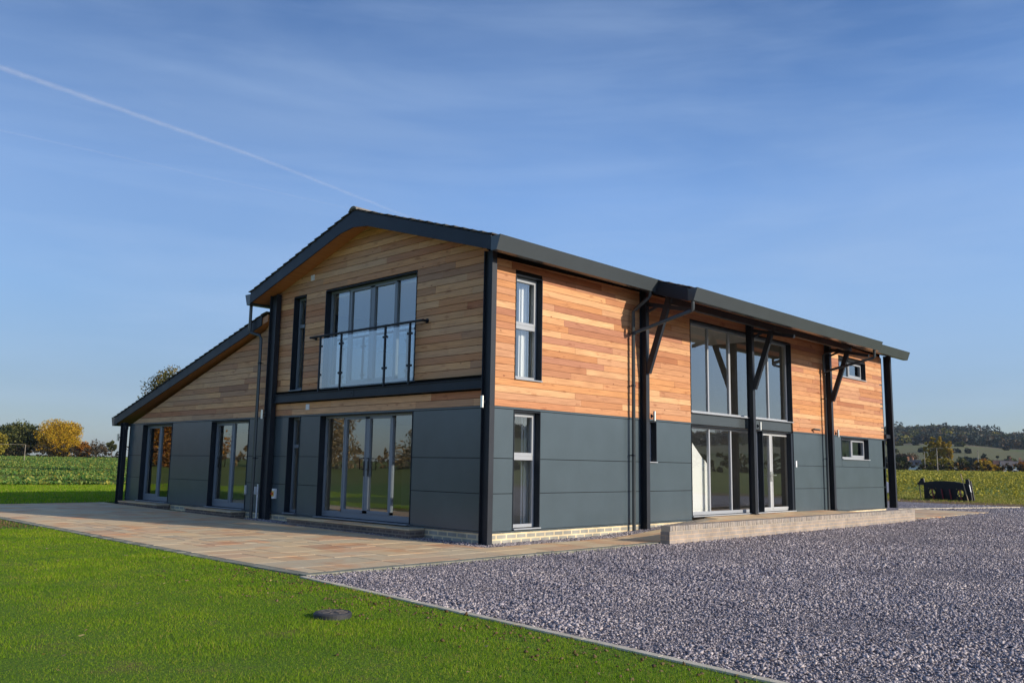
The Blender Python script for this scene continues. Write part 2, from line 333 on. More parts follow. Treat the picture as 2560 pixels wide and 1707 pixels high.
# paving: individual sandstone flags
def paving_mesh():
    mb = MB(); g = 0.3
    x0, x1, y0, y1 = -5.25, -0.50, -1.65, 18.3
    nx, ny = int((x1-x0)/g+.5), int((y1-y0)/g)
    nx2 = int((3.55-x0)/g)          # strip in front of the long wall
    occ = set(); rr = random.Random(3)
    def inside(i, j):
        if i < 0 or j < 0 or j >= ny: return False
        if i < nx: return True
        return i < nx2 and j < 4
    sizes = [(2, 2), (3, 2), (2, 3), (1, 2), (3, 3), (2, 1), (4, 2), (3, 2)]
    for j in range(ny):
        for i in range(nx2):
            if (i, j) in occ or not inside(i, j): continue
            c = rr.sample(sizes, len(sizes))+[(1, 1)]
            for a, b in c:
                if all(inside(i+p, j+q_) and (i+p, j+q_) not in occ for p in range(a) for q_ in range(b)): break
            for p in range(a):
                for q_ in range(b): occ.add((i+p, j+q_))
            e = 0.006+rr.random()*0.003; h = 0.022+rr.random()*0.003
            X0, X1, Y0, Y1 = x0+i*g+e, x0+(i+a)*g-e, y0+j*g+e, y0+(j+b)*g-e
            zz = [gz1(x, y) for x, y in ((X0, Y0), (X1, Y0), (X1, Y1), (X0, Y1))]; k = 0.006
            jj = lambda: rr.uniform(-0.004, 0.004)
            top = [(X0+k+jj(), Y0+k+jj(), zz[0]+h), (X1-k+jj(), Y0+k+jj(), zz[1]+h), (X1-k+jj(), Y1-k+jj(), zz[2]+h), (X0+k+jj(), Y1-k+jj(), zz[3]+h)]
            bot = [(X0, Y0, zz[0]-.01), (X1, Y0, zz[1]-.01), (X1, Y1, zz[2]-.01), (X0, Y1, zz[3]-.01)]
            mid = [(X0, Y0, zz[0]+h-k), (X1, Y0, zz[1]+h-k), (X1, Y1, zz[2]+h-k), (X0, Y1, zz[3]+h-k)]
            mb.add(top+mid+bot, [(0, 1, 2, 3)]+[(i2, 4+i2, 4+(i2+1) % 4, (i2+1) % 4) for i2 in range(4)]+[(4+i2, 8+i2, 8+(i2+1) % 4, 4+(i2+1) % 4) for i2 in range(4)])
    return mb
pav_m = mat('sandstone_flags', rough=0.8, spec=0.25)
pc = ramp(pav_m, island(pav_m), [(0.0, (0.52, 0.41, 0.27)), (1.0, (0.44, 0.38, 0.29)), (0.15, (0.57, 0.47, 0.31)), (0.3, (0.38, 0.36, 0.29)), (0.42, (0.56, 0.33, 0.20)),
                                 (0.5, (0.52, 0.44, 0.31)), (0.62, (0.49, 0.45, 0.34)), (0.72, (0.58, 0.45, 0.28)), (0.8, (0.40, 0.25, 0.165)), (0.86, (0.54, 0.45, 0.32))])
pn = noise(pav_m, 2.3, 6, rough=0.6)
pc = mixc(pav_m, 0.30, pc, ramp(pav_m, pn, [(0.34, (0.54, 0.39, 0.25)), (0.68, (0.56, 0.50, 0.40)), (0.5, (0.49, 0.44, 0.33))]))
pc = mixc(pav_m, 1.0, pc, (1.20, 1.07, .90), 'MULTIPLY')
pc = mixc(pav_m, 0.55, pc, ramp(pav_m, noise(pav_m, 1.1, 4), [(0.52, (1, 1, 1)), (0.66, (1.0, 0.58, 0.38))]), 'MULTIPLY')
setc(pav_m, pc); bump(pav_m, noise(pav_m, 9, 6), 0.35, 0.012)
o = paving_mesh().build('paving', pav_m); tag(o, kind='structure')
mor_m = mat('paving_mortar', (0.30, 0.25, 0.18), 0.95)
mb = MB(); 
for a in range(20):
    ya, yb = -1.68+a, min(-0.68+a, 18.32)
    if ya >= 18.3: break
    xe = -0.49
    mb.add([(-5.27, ya, gz1(0, ya)+.012), (xe, ya, gz1(0, ya)+.012), (xe, yb, gz1(0, yb)+.012), (-5.27, yb, gz1(0, yb)+.012)], [(0, 1, 2, 3)])
mb.add([(-.49, -1.68, .012), (3.6, -1.68, .012), (3.6, -.46, .012), (-.49, -.46, .012)], [(0, 1, 2, 3)])
tag(mb.build('mortar_bed', mor_m), kind='structure')
# stone edging of the patio and concrete kerb between lawn and drive
edge_m = mat('edging_stone', rough=0.9, spec=0.2)
setc(edge_m, ramp(edge_m, noise(edge_m, 4, 5), [(0.3, (0.17, 0.175, 0.13)), (0.7, (0.30, 0.29, 0.23))])); bump(edge_m, noise(edge_m, 60, 4), .4, .004)
mb = MB(); rr = random.Random(5)
x = -5.42
while x < 3.35:
    l = 0.45+rr.random()*0.2; mb.box((x+.004, -1.86, -.05), (min(x+l, 3.38)-.004, -1.665, .024+rr.random()*.004)); x += l
y = -1.66
while y < 18.3:
    l = 0.45+rr.random()*0.2; z = gz1(-5.3, y); mb.box((-5.43, y+.004, z-.05), (-5.262, min(y+l, 18.32)-.004, z+.017+rr.random()*.004)); y += l
tag(mb.build('patio_kerb', edge_m, bevel=.005), kind='structure')
conc_m = mat('kerb_concrete', rough=0.9, spec=0.2)
setc(conc_m, ramp(conc_m, noise(conc_m, 5, 6), [(0.3, (0.46, 0.40, 0.29)), (0.7, (0.66, 0.58, 0.44))])); bump(conc_m, noise(conc_m, 80, 3), .4, .003)
mb = MB(); y = -1.87
while y > -40:
    l = 0.915; x0, x1 = kerb_x(y), kerb_x(y-l)
    mb.add([(x0-.04, y-.003, -.1), (x0+.035, y-.003, -.1), (x1+.035, y-l+.003, -.1), (x1-.04, y-l+.003, -.1), (x0-.04, y-.003, .018), (x0+.035, y-.003, .022), (x1+.035, y-l+.003, .022), (x1-.04, y-l+.003, .018)],
           [(0, 3, 2, 1), (4, 5, 6, 7), (0, 1, 5, 4), (1, 2, 6, 5), (2, 3, 7, 6), (3, 0, 4, 7)]); y -= l
tag(mb.build('lawn_kerb', conc_m, bevel=.004), kind='structure')
mb = MB(); mb.bar((26.3, 1.45, .02), (34.8, -1.15, .02), .06, .05)
tag(mb.build('edging_strip', conc_m), kind='structure')

# ------------------------------------------------------------------ loose stones and grass
def in_view(x, y, lo=-6, hi=6):
    az = np.degrees(np.arctan2(y-CAM_Y, x-CAM_X)); return (az > 13.2+lo) & (az < 74.4+hi)
def rotm(n):
    a = rng.uniform(0, 2*np.pi, n); b = rng.normal(0, 0.5, n); c = rng.normal(0, 0.5, n)
    ca, sa, cb, sb, cc, sc_ = np.cos(a), np.sin(a), np.cos(b), np.sin(b), np.cos(c), np.sin(c)
    Rz = np.zeros((n, 3, 3)); Rz[:, 0, 0] = ca; Rz[:, 0, 1] = -sa; Rz[:, 1, 0] = sa; Rz[:, 1, 1] = ca; Rz[:, 2, 2] = 1
    Rx = np.zeros((n, 3, 3)); Rx[:, 0, 0] = 1; Rx[:, 1, 1] = cb; Rx[:, 1, 2] = -sb; Rx[:, 2, 1] = sb; Rx[:, 2, 2] = cb
    Ry = np.zeros((n, 3, 3)); Ry[:, 1, 1] = 1; Ry[:, 0, 0] = cc; Ry[:, 0, 2] = sc_; Ry[:, 2, 0] = -sc_; Ry[:, 2, 2] = cc
    return Rz@Rx@Ry
def vnoise(x, y, s, seed):
    g = np.random.default_rng(seed).random((257, 257)); u = (x*s) % 256; v = (y*s) % 256
    i = u.astype(int); j = v.astype(int); fu = u-i; fv = v-j; fu = fu*fu*(3-2*fu); fv = fv*fv*(3-2*fv)
    return g[i, j]*(1-fu)*(1-fv)+g[i+1, j]*fu*(1-fv)+g[i, j+1]*(1-fu)*fv+g[i+1, j+1]*fu*fv
def stones(name, x, y, z, size, m):
    n = len(x); base = np.array([(1, 0, 0), (-1, 0, 0), (0, 1, 0), (0, -1, 0), (0, 0, 1), (0, 0, -1)], float)
    v = base[None]*np.stack([size*rng.uniform(.8, 1.3, n), size*rng.uniform(.55, .95, n), size*rng.uniform(.3, .6, n)], -1)[:, None, :]
    v = v*rng.uniform(.75, 1.2, (n, 6, 1))+rng.normal(0, .16, (n, 6, 3))*size[:, None, None]
    v = np.einsum('nij,nkj->nki', rotm(n), v)+np.stack([x, y, z], -1)[:, None, :]
    f = np.array([(0, 2, 4), (2, 1, 4), (1, 3, 4), (3, 0, 4), (2, 0, 5), (1, 2, 5), (3, 1, 5), (0, 3, 5)])
    q = (np.arange(n)[:, None, None]*6+f[None]).reshape(-1, 3)
    return np_mesh(name, v.reshape(-1, 3), 3, m, quads=q)
stone_m = mat('slate_chippings', rough=0.55, spec=0.5)
setc(stone_m, ramp(stone_m, island(stone_m), [(0.0, (0.09, 0.08, 0.098)), (1.0, (0.52, 0.46, 0.42)), (0.25, (0.205, 0.188, 0.208)), (0.6, (0.325, 0.295, 0.31)), (0.93, (0.46, 0.415, 0.415))]))
_sc = bsdf(stone_m).inputs['Base Color'].links[0].from_socket
setc(stone_m, mixc(stone_m, 1.0, _sc, ramp(stone_m, noise(stone_m, .45, 5, (1, 1, 0), rough=.6), [(.34, (.74, .74, .80)), (.66, (1.20, 1.16, 1.12))]), 'MULTIPLY'))
n = 1700000
xs = rng.uniform(-8, 36, n); ys = rng.uniform(-26, 11, n)
d = np.hypot(xs-CAM_X, ys-CAM_Y)
kx = np.where(ys < -1.8, -5.49+0.09*(ys+1.8), -5.4)+0.06
ok = (xs > kx) & in_view(xs, ys) & ((ys < -1.85) | ((xs > 22.2) & (ys < 10))) & (d > 5.5)
ok &= ~((ys > -2.12) & (ys < -1.8) & (xs > 3.3) & (xs < 18.1))
ok &= ~((ys > -1.84) & (xs > 18) & (xs < 27.6) & (ys < 1.2))
ok &= rng.random(n) < np.clip((12.0/d)**1.7, 0, 1)
xs, ys, d = xs[ok], ys[ok], d[ok]
sz = (.008+.016*rng.random(len(xs))**1.6)*(.75+.7*vnoise(xs+40, ys+40, .9, 12))*np.where(rng.random(len(xs)) < .03, 1.5, 1)*(1+np.clip(d-11, 0, 60)*0.022)
o = stones('gravel', xs, ys, rng.uniform(0.002, .014, len(xs)), sz, stone_m); tag(o, 'loose grey and purple slate chippings covering the drive', 'gravel', kind='stuff')
print('stones', len(xs))
n = 14000
xa = np.concatenate([rng.uniform(.0, 9.5, n//2), rng.uniform(-.48, -.02, n//2)]); ya = np.concatenate([rng.uniform(-.46, -.01, n//2), rng.uniform(-.3, 8.8, n//2)])
ramp_h = np.clip((xa-3.6)/4.9, 0, 1)*.25
o = stones('border_gravel', xa, ya, rng.uniform(.01, .035, n)+gz(xa, ya)+np.where(ya < 0, ramp_h, 0), rng.uniform(.012, .026, n), stone_m); tag(o, 'strip of loose slate chippings along the foot of the walls', 'gravel', kind='stuff')
mb = MB(); mb.box((-.49, -.46, -.05), (3.6, 0.02, .012)); mb.box((-.49, 0.02, -.05), (.02, 8.8, .014)); tag(mb.build('gravel_bed', grav_m), kind='structure')

def grass_mat(name, stops, trans=0.35):
    m = bpy.data.materials.new(name); m.use_nodes = True; n = m.node_tree; b = n.nodes['Principled BSDF']
    c = ramp(m, island(m), stops)
    pn = ramp(m, noise(m, 0.9, 5, rough=.65), [(0.32, (0.62, 0.74, 0.8)), (0.68, (1.36, 1.16, 1.1))])
    c = mixc(m, 1.0, c, pn, 'MULTIPLY')
    lk(m, c, b.inputs['Base Color']); b.inputs['Roughness'].default_value = 0.6; b.inputs['Specular IOR Level'].default_value = 0.25
    t = nd(m, 'ShaderNodeBsdfTranslucent'); lk(m, c, t.inputs[0]); mi = nd(m, 'ShaderNodeMixShader'); mi.inputs[0].default_value = trans
    o = n.nodes['Material Output']; lk(m, b.outputs[0], mi.inputs[1]); lk(m, t.outputs[0], mi.inputs[2]); lk(m, mi.outputs[0], o.inputs[0])
    return m
gr_m = grass_mat('lawn_grass', [(0.0, (0.16, 0.30, 0.006)), (1.0, (0.40, 0.42, 0.05)), (0.4, (0.215, 0.37, 0.008)), (0.8, (0.275, 0.42, 0.012)), (0.93, (0.38, 0.31, 0.09))], .5)
def blades(name, x, y, z, h, w, m):
    n = len(x); a = rng.uniform(0, 2*np.pi, n); la = rng.uniform(0, 2*np.pi, n); lean = rng.uniform(.1, .8, n)*h
    dx, dy = np.cos(a)*w/2, np.sin(a)*w/2
    p0 = np.stack([x-dx, y-dy, z], -1); p1 = np.stack([x+dx, y+dy, z], -1)
    p2 = np.stack([x+np.cos(la)*lean, y+np.sin(la)*lean, z+h], -1)
    return np_mesh(name, np.stack([p0, p1, p2], 1).reshape(-1, 3), 3, m)
n = 2600000
xs = rng.uniform(-24, -5.3, n); ys = rng.uniform(-14, 19, n)
d = np.hypot(xs-CAM_X, ys-CAM_Y)
kx = np.where(ys < -1.8, -5.49+0.09*(ys+1.8), -5.43)-0.03
ok = (xs < kx+rng.normal(0, .018, n)) & in_view(xs, ys, -6, 5) & (d > 5.5)
ok &= rng.random(n) < np.clip((9.5/d)**1.2, 0, 1)
pn = vnoise(xs+50, ys+50, 2.3, 1)*.6+vnoise(xs+50, ys+50, 7, 2)*.4
edge = np.clip(1-(kx-xs)/1.5, 0, 1)*np.where(ys < -1, 1, .35)*(.6+.8*vnoise(xs+70, ys+70, 1.1, 8))
ok &= rng.random(n) < np.clip(1.25-edge*.75-np.clip(pn-.55, 0, 1)*2.2, .12, 1)
ok &= ~((np.hypot((xs+5.9)/.6, (ys-10.2)/1.9) < 1) & (rng.random(n) < .93))
ok &= np.hypot(xs+7.03, ys+4.83) > .21
xs, ys, d, pn = xs[ok], ys[ok], d[ok], pn[ok]
print('blades', len(xs))
h = rng.uniform(.012, .030, len(xs))*(0.6+1.0*vnoise(xs+30, ys+30, 1.6, 5))
blades('lawn_grass', xs, ys, gz(xs, ys), h, .004*np.clip(d/8, 1, 4)*rng.uniform(.7, 1.4, len(xs)), gr_m)
tag(bpy.data.objects['lawn_grass'], 'short green lawn grass in front of the patio', 'grass', kind='stuff')
n = 90000
xs = rng.uniform(-12, 14, n); ys = rng.uniform(18.5, 38, n)
blades('rough_grass', xs, ys, gz(xs, ys)-.01, rng.uniform(.05, .11, n), np.full(n, .03), gr_m)
tag(bpy.data.objects['rough_grass'], 'mown grass strip beyond the far end of the patio', 'grass', kind='stuff')
n = 40000
xs = 36.5+20*rng.random(n)**1.1; ys = rng.uniform(-14, 20, n); kk = rng.random(n) < np.clip((xs-37)/4, .06, 1)
xs, ys = xs[kk], ys[kk]
rg_m = grass_mat('rough_field_grass', [(0.0, (0.16, 0.20, 0.02)), (1.0, (0.42, 0.34, 0.10)), (0.5, (0.26, 0.27, 0.04))])
blades('field_edge_grass', xs, ys, gz(xs, ys)-.02, rng.uniform(.05, .16, len(xs)), np.full(len(xs), .05), rg_m)
tag(bpy.data.objects['field_edge_grass'], 'rough yellowing grass on bare soil beyond the drive', 'grass', kind='stuff')
# soil crumbs near the kerb
clod_m = mat('soil_clods', rough=0.95, spec=0.1); setc(clod_m, ramp(clod_m, island(clod_m), [(0, (0.085, 0.05, 0.026)), (1, (0.19, 0.125, 0.075))]))
n = 550; ys = rng.uniform(-9.5, 0, n); xs = np.where(ys < -1.8, -5.49+0.09*(ys+1.8), -5.4)-.05-np.abs(rng.normal(0, .6, n))
n2 = 500; xs = np.concatenate([xs, rng.normal(-5.9, .3, n2)]); ys = np.concatenate([ys, rng.normal(10.2, .9, n2)]); k = xs < -5.47; xs, ys = xs[k], ys[k]
o = stones('soil_clods', xs, ys, gz(xs, ys)+.012, rng.uniform(.008, .028, len(xs)), clod_m); tag(o, 'brown crumbs of soil showing through the lawn edge', 'soil', kind='stuff')

n = 170; ly = rng.uniform(-9, 14, n); lx = rng.uniform(-13, -5.6, n); k = in_view(lx, ly) & (np.hypot(lx-CAM_X, ly-CAM_Y) > 6); lx, ly = lx[k], ly[k]; n = len(lx)
a_ = rng.uniform(0, 6.28, n); t_ = rng.uniform(-.012, .012, (n, 4)); s_ = rng.uniform(.018, .04, n); q4 = []
for k_, (cx_, cy_) in enumerate(((1, 0), (0, .6), (-1, 0), (0, -.6))):
    q4.append(np.stack([lx+s_*(np.cos(a_)*cx_-np.sin(a_)*cy_), ly+s_*(np.sin(a_)*cx_+np.cos(a_)*cy_), gz(lx, ly)+.035+t_[:, k_]], -1))
fl_m = mat('fallen_leaf', rough=.7); setc(fl_m, ramp(fl_m, island(fl_m), [(0, (.30, .17, .05)), (1, (.55, .42, .10)), (.5, (.36, .26, .13))]))
tag(np_mesh('fallen_leaves', np.stack(q4, 1).reshape(-1, 3), 4, fl_m), 'scattered small yellow brown leaves fallen on the lawn', 'leaves', kind='stuff')

# ------------------------------------------------------------------ the house
house = empty('timber_clad_house', (0, 0, 0))
tag(house, 'two storey barn style house with cedar boards above dark grey metal panels', 'house')
ZR, SL, YR = 7.70, 0.305, 4.30
def zr(y): return ZR-SL*abs(y-YR)
def zw(y): return 5.70-0.287*(y-8.3)       # roof of the lower wing
X0R, X1R = -0.50, 22.30
YE, YC = -0.44, -1.53
CX0, CX1 = 5.10, 16.62

# openings on each wall: (u0,u1,z0,z1)
OP_R = {'w1u': (.75, 1.59, 3.45, 5.72), 'w1l': (.75, 1.57, .31, 2.765), 'slot': (5.45, 6.0, 1.76, 2.765), 'gu': (7.66, 13.62, 3.12, 5.62), 'gl': (7.66, 13.62, .36, 2.765),
        'w3l': (17.3, 19.65, 2.03, 2.765), 'w3u': (17.3, 19.65, 4.92, 5.56)}
OP_L = {'gw': (2.43, 6.05, 3.47, 6.0), 'su': (6.98, 7.54, 3.49, 6.0), 'gd': (2.43, 6.05, .29, 2.785), 'sl': (6.98, 7.52, .31, 2.785), 'd2': (9.57, 11.72, .29, 2.765), 'd1': (14.32, 16.47, .29, 2.765)}
ops_R = list(OP_R.values()); ops_L = list(OP_L.values())
ops_R_all = ops_R+[(7.66, 13.62, 2.765, 3.12)]

def boards(mp, u0, u1, z0, lim, ops, m, name, seed, pitch=.149, gap=.006):
    """lim(z)->(ua,ub) usable range at height z or None"""
    mb = MB(mp); rr = random.Random(seed); z = z0
    while True:
        za, zb = z, z+pitch-gap
        A = lim(za+.01); B = lim(zb)
        if A is None: break
        if B is None: mid = (A[0]+A[1])/2; B = (mid, mid+.01)
        a0, a1 = max(u0, A[0]), min(u1, A[1]); b0_, b1_ = max(u0, B[0]), min(u1, B[1])
        if a1-a0 < .05: break
        blocks = sorted((o[0]-.015, o[1]+.015) for o in ops if o[2] < zb-.03 and o[3] > za+.03 and o[1] > u0 and o[0] < u1)
        spans = []; cur = ('s', a0, b0_)
        for p, q_ in blocks: spans.append((cur[1], cur[2], p, p)); cur = ('s', q_, q_)
        spans.append((cur[1], cur[2], a1, b1_))
        for (sa, sb, ea, eb) in spans:
            if ea-sa < .03: continue
            cuts = []; c = sa+rr.uniform(.4, 3.0)
            while c < min(ea, eb)-.35:
                if c > max(sa, sb)+.25: cuts.append(c)
                c += rr.choice([1.8, 2.4, 3.0, 3.9, 4.8])*rr.uniform(.85, 1.1)
            la, lb = sa, sb
            for ct in cuts+[None]:
                ra, rb = (ct-.002, ct-.002) if ct else (ea, eb)
                if rb <= lb: rb = lb+.01
                o1 = .018+rr.random()*.003; o0 = o1+.006
                mb.add([(la, -.02, za), (ra, -.02, za), (rb, -.02, zb), (lb, -.02, zb), (la, o0-.02, za), (ra, o0-.02, za), (rb, o1-.02, zb), (lb, o1-.02, zb)],
                       [(0, 1, 2, 3), (4, 5, 6, 7), (0, 1, 5, 4), (1, 2, 6, 5), (2, 3, 7, 6), (3, 0, 4, 7)])
                if ct: la = lb = ct+.002
        z += pitch
    return mb.build(name, m, house)
ZJ = 2.83
def limR(z): return (0.0, 21.2) if z < 6.06 else None
for k, (a, b_) in enumerate([(0.0, 5.38), (5.40, 10.78), (10.80, 16.2), (16.22, 21.2)]):
    boards(mapR, a, b_, ZJ, limR, ops_R_all, M['wood_long'], 'timber_cladding', 20+k)
def limG(z):
    if z > 7.38: return None
    h = (ZR-.27-z)/SL; return (max(0.03, YR-h), min(8.42, YR+h))
boards(mapL, 0.03, 8.42, ZJ, limG, ops_L+[(0, 8.45, 3.17, 3.385)], M['wood_gable'], 'timber_cladding', 31, .16, .010)
def limW(z):
    ub = 8.3+(5.70-.27-z)/.287; return (8.62, min(17.5, ub)) if ub > 8.7 else None
boards(mapL, 8.62, 17.5, ZJ, limW, ops_L, M['wood_gable'], 'timber_cladding', 33, .16, .010)
# top boards of the dividing strip beside the rear column
# solid wall behind
def wallgrid(mp, u0, u1, z0, z1, ops, n0, n1, name, m, top=None):
    mb = MB(mp); us = sorted({u0, u1, *[c for o in ops for c in o[:2] if u0 < c < u1]}); 
    for a, b_ in zip(us[:-1], us[1:]):
        cur = z0
        for o in sorted((o for o in ops if o[0] < (a+b_)/2 < o[1]), key=lambda o: o[2]):
            if o[2] > cur: mb.box((a, n0, cur), (b_, n1, o[2]))
            cur = max(cur, o[3])
        if top is None:
            if cur < z1: mb.box((a, n0, cur), (b_, n1, z1))
        else:
            pts = [a]+[p for p in (YR, 8.45) if a < p < b_]+[b_]
            for p, q_ in zip(pts[:-1], pts[1:]):
                t = top((p+q_)/2)
                mb.prism([(p, cur), (q_, cur), (q_, t(q_)), (p, t(p))], 1, n0, n1)
    return mb.build(name, m, house)
M['sheath'] = mat('wall_core', (0.012, 0.010, 0.008), .9, 0, .1)
wallgrid(mapR, -.0, 21.2, .27, 6.10, ops_R_all, -.022, -.17, 'wall_core', M['sheath'])
wallgrid(mapR, .3, 20.9, .27, 5.93, ops_R_all, -.172, -.30, 'interior_wall', M['inner'])
tp = lambda u: ((lambda y: zr(y)-.28) if u < 8.45 else (lambda y: zw(y)-.28))
wallgrid(mapL, .171, 17.5, .27, 9, ops_L, -.022, -.17, 'wall_core', M['sheath'], tp)
wallgrid(mapL, .31, 17.4, .27, 9, ops_L, -.172, -.30, 'interior_wall', M['inner'], tp)
# far gable and rear wall
mb = MB(); mb.prism([(0, .27), (17.5, .27), (17.5, 2.8), (8.45, 5.35), (8.45, 6.1), (4.3, 7.4), (0, 5.93)], 0, 20.98, 21.19); mb.box((.18, 17.3, .27), (20.97, 17.49, 2.78)); mb.box((.32, 8.47, 5.0), (20.9, 8.60, 6.16))
mb.build('rear_wall', M['panel'], house)

def panels(mp, u0, u1, ops, name, m, ub=None):
    """three rows of flat metal cassettes with open joints"""
    mb = MB(mp); rows = [(.272, 1.022), (1.034, 1.744), (1.756, 2.775)]
    for z0, z1 in rows:
        cuts = sorted({u0, u1, *[c for o in ops for c in o[:2] if u0 < c < u1 and o[2] < z1-.02 and o[3] > z0+.02]})
        for a, b_ in zip(cuts[:-1], cuts[1:]):
            cov = [o for o in ops if o[0] <= a+1e-6 and o[1] >= b_-1e-6 and o[2] < z1-.02 and o[3] > z0+.02]
            segs = [(z0, z1)]
            for o in cov:
                segs = [s for (p, q_) in segs for s in ((p, min(q_, o[2]-.012)), (max(p, o[3]+.012), q_)) if s[1]-s[0] > .03]
            for p, q_ in segs:
                ea = .014 if any(abs(o[1]-a) < 1e-6 for o in ops) else .002; eb = .014 if any(abs(o[0]-b_) < 1e-6 for o in ops) else .002
                mb.box((a+ea, -.02, p), (b_-eb, 0.0, q_))
    mb.box((u0, -.02, 2.785), (u1, .012, 2.822))           # flashing under the boards
    mb.box((u0, -.02, .235), (u1, .010, .262))             # drip at the foot
    return mb.build(name, m, house, bevel=.003)
def not_in(u0, u1): return None
for a, b_ in [(.03, 5.38), (5.40, 7.645), (13.635, 16.2), (16.22, 21.2)]:
    panels(mapR, a, b_, ops_R, 'metal_cladding', M['panel'])
# two flashing strips over openings are part of the cladding; the gable side
panels(mapL, .03, 8.42, ops_L, 'metal_cladding', M['panel'])
panels(mapL, 8.62, 17.48, ops_L, 'metal_cladding', M['panel'])
# corner trims
mb = MB(); mb.box((-.012, -.012, .25), (.028, .028, 6.09)); mb.build('corner_trim', M['anthracite'], house)
mb = MB(); mb.box((21.2, -.008, .25), (21.24, .17, 5.93)); mb.build('corner_trim', M['anthracite'], house)
mb = MB(); mb.box((-.012, 17.485, .25), (.17, 17.53, 2.82)); mb.build('corner_trim', M['anthracite'], house)
# brick plinth
mb = MB(); mb.box((.02, .012, -.2), (21.15, .2, .236)); mb.build('brick_plinth', M['plinth'], house)
mb = MB(); mb.box((.012, .20, -.2), (.2, 17.45, .238)); mb.build('brick_plinth', M['plinth'], house)

# windows and doors -------------------------------------------------
def reveal(mp, o, name='reveal', depth=.17, w=.018):
    u0, u1, z0, z1 = o; mb = MB(mp)
    mb.box((u0-.012, .014, z1), (u1+.012, -depth, z1-w)); mb.box((u0-.012, .014, z0), (u0+w-.012, -depth, z1-w-.001)); mb.box((u1-w+.012, .014, z0), (u1+.012, -depth, z1-w-.001))
    return mb
def glazing(name, mp, o, mull, sill=True, fw_=.055, bottom=.07, transom=None, label=None, sash=None, leaves=None, rec=.15, fm='frame', sill_out=.05, head=.055):
    """one framed unit; mull = list of mullion centres; parts: pane, sill, reveal"""
    u0, u1, z0, z1 = o; d0, d1 = -rec, -rec-.07
    mb = MB(mp); U0, U1, Z0, Z1 = u0+.007, u1-.007, z0, z1-.019
    mb.box((U0, d0, Z0), (U0+fw_, d1, Z1)); mb.box((U1-fw_, d0, Z0), (U1, d1, Z1))
    mb.box((U0+fw_, d0, Z0), (U1-fw_, d1, Z0+bottom)); mb.box((U0+fw_, d0, Z1-head), (U1-fw_, d1, Z1))
    for c, w in mull: mb.box((c-w/2, d0+.004, Z0+bottom), (c+w/2, d1, Z1-head))
    if transom: mb.box((U0+fw_, d0+.006, transom-.045), (U1-fw_, d1, transom+.045))
    edges = [U0+fw_]+[c+s*w/2 for c, w in mull for s in (-1, 1)]+[U1-fw_]
    if leaves:      # opening leaves get an inner stile frame
        for (a, b_) in [(edges[2*i], edges[2*i+1]) for i in leaves]:
            for (p, q_) in ([(Z0+bottom, Z1-head)] if not transom else ([(transom+.045, Z1-head)])):
                w = .045; e0 = d0+.012
                mb.box((a, e0, p), (a+w, d1, q_)); mb.box((b_-w, e0, p), (b_, d1, q_)); mb.box((a+w, e0, p), (b_-w, d1, p+w*1.5)); mb.box((a+w, e0, q_-w), (b_-w, d1, q_))
    fr = mb.build(name, M[fm], house, bevel=.004, label=label)
    gl = MB(mp); g = (d0+d1)/2
    gl.add([(U0+.01, g, Z0+.01), (U1-.01, g, Z0+.01), (U1-.01, g, Z1-.01), (U0+.01, g, Z1-.01)], [(0, 1, 2, 3)])
    gl.build('pane', M['gable_glass'] if mp is mapL else M['glass'], fr)
    reveal(mp, o).build('reveal', M['anthracite'], fr)
    if sill:
        s = MB(mp); s.box((u0-.01, sill_out, z0-.028), (u1+.01, -rec-.01, z0-.002)); s.build('sill', M[fm], fr, bevel=.004)
    return fr
glazing('window', mapR, OP_R['w1u'], [], transom=4.60, leaves=[0])
glazing('window', mapR, OP_R['w1l'], [], transom=1.77, leaves=[0], sill_out=.06)
glazing('window', mapR, OP_R['slot'], [])
glazing('window', mapR, OP_R['gu'], [(8.82, .06), (10.0, .09), (12.36, .06)], bottom=.06)
gl = (7.66, 11.62, .36, 2.765)
glazing('window', mapR, (7.66, 11.59, .36, 2.765), [(8.82, .06), (10.0, .06)], bottom=.09, label='tall ground floor glazed screen beside the entrance doors')
M['door'] = painted('pale_grey_door_frame', (0.42, 0.43, 0.43), 0.35, 0.04)
dr = glazing('door', mapR, (11.61, 13.62, .36, 2.765), [(12.40, .10)], bottom=.05, leaves=[0, 1], fm='door', label='glazed entrance double doors with pale grey frame')
mb = MB(mapR); mb.box((13.48, .0, .36), (13.60, -.16, 2.74)); mb.build('jamb', M['anthracite'], dr)
mb = MB(mapR)
for c, s in ((12.34, -1), (12.46, 1)): mb.box((c-.018, -.12, 1.25), (c+.018, -.146, 1.55)); mb.bar((c, -.115, 1.44), (c, -.08, 1.44), .02, .02); mb.bar((c, -.082, 1.44), (c+s*.15, -.082, 1.44), .022, .022)
mb.build('handle', M['chrome'], dr)
glazing('window', mapR, OP_R['w3l'], [(18.48, .05)], leaves=[1], sill_out=.06)
glazing('window', mapR, OP_R['w3u'], [(18.48, .05)], leaves=[1], sill_out=.06)
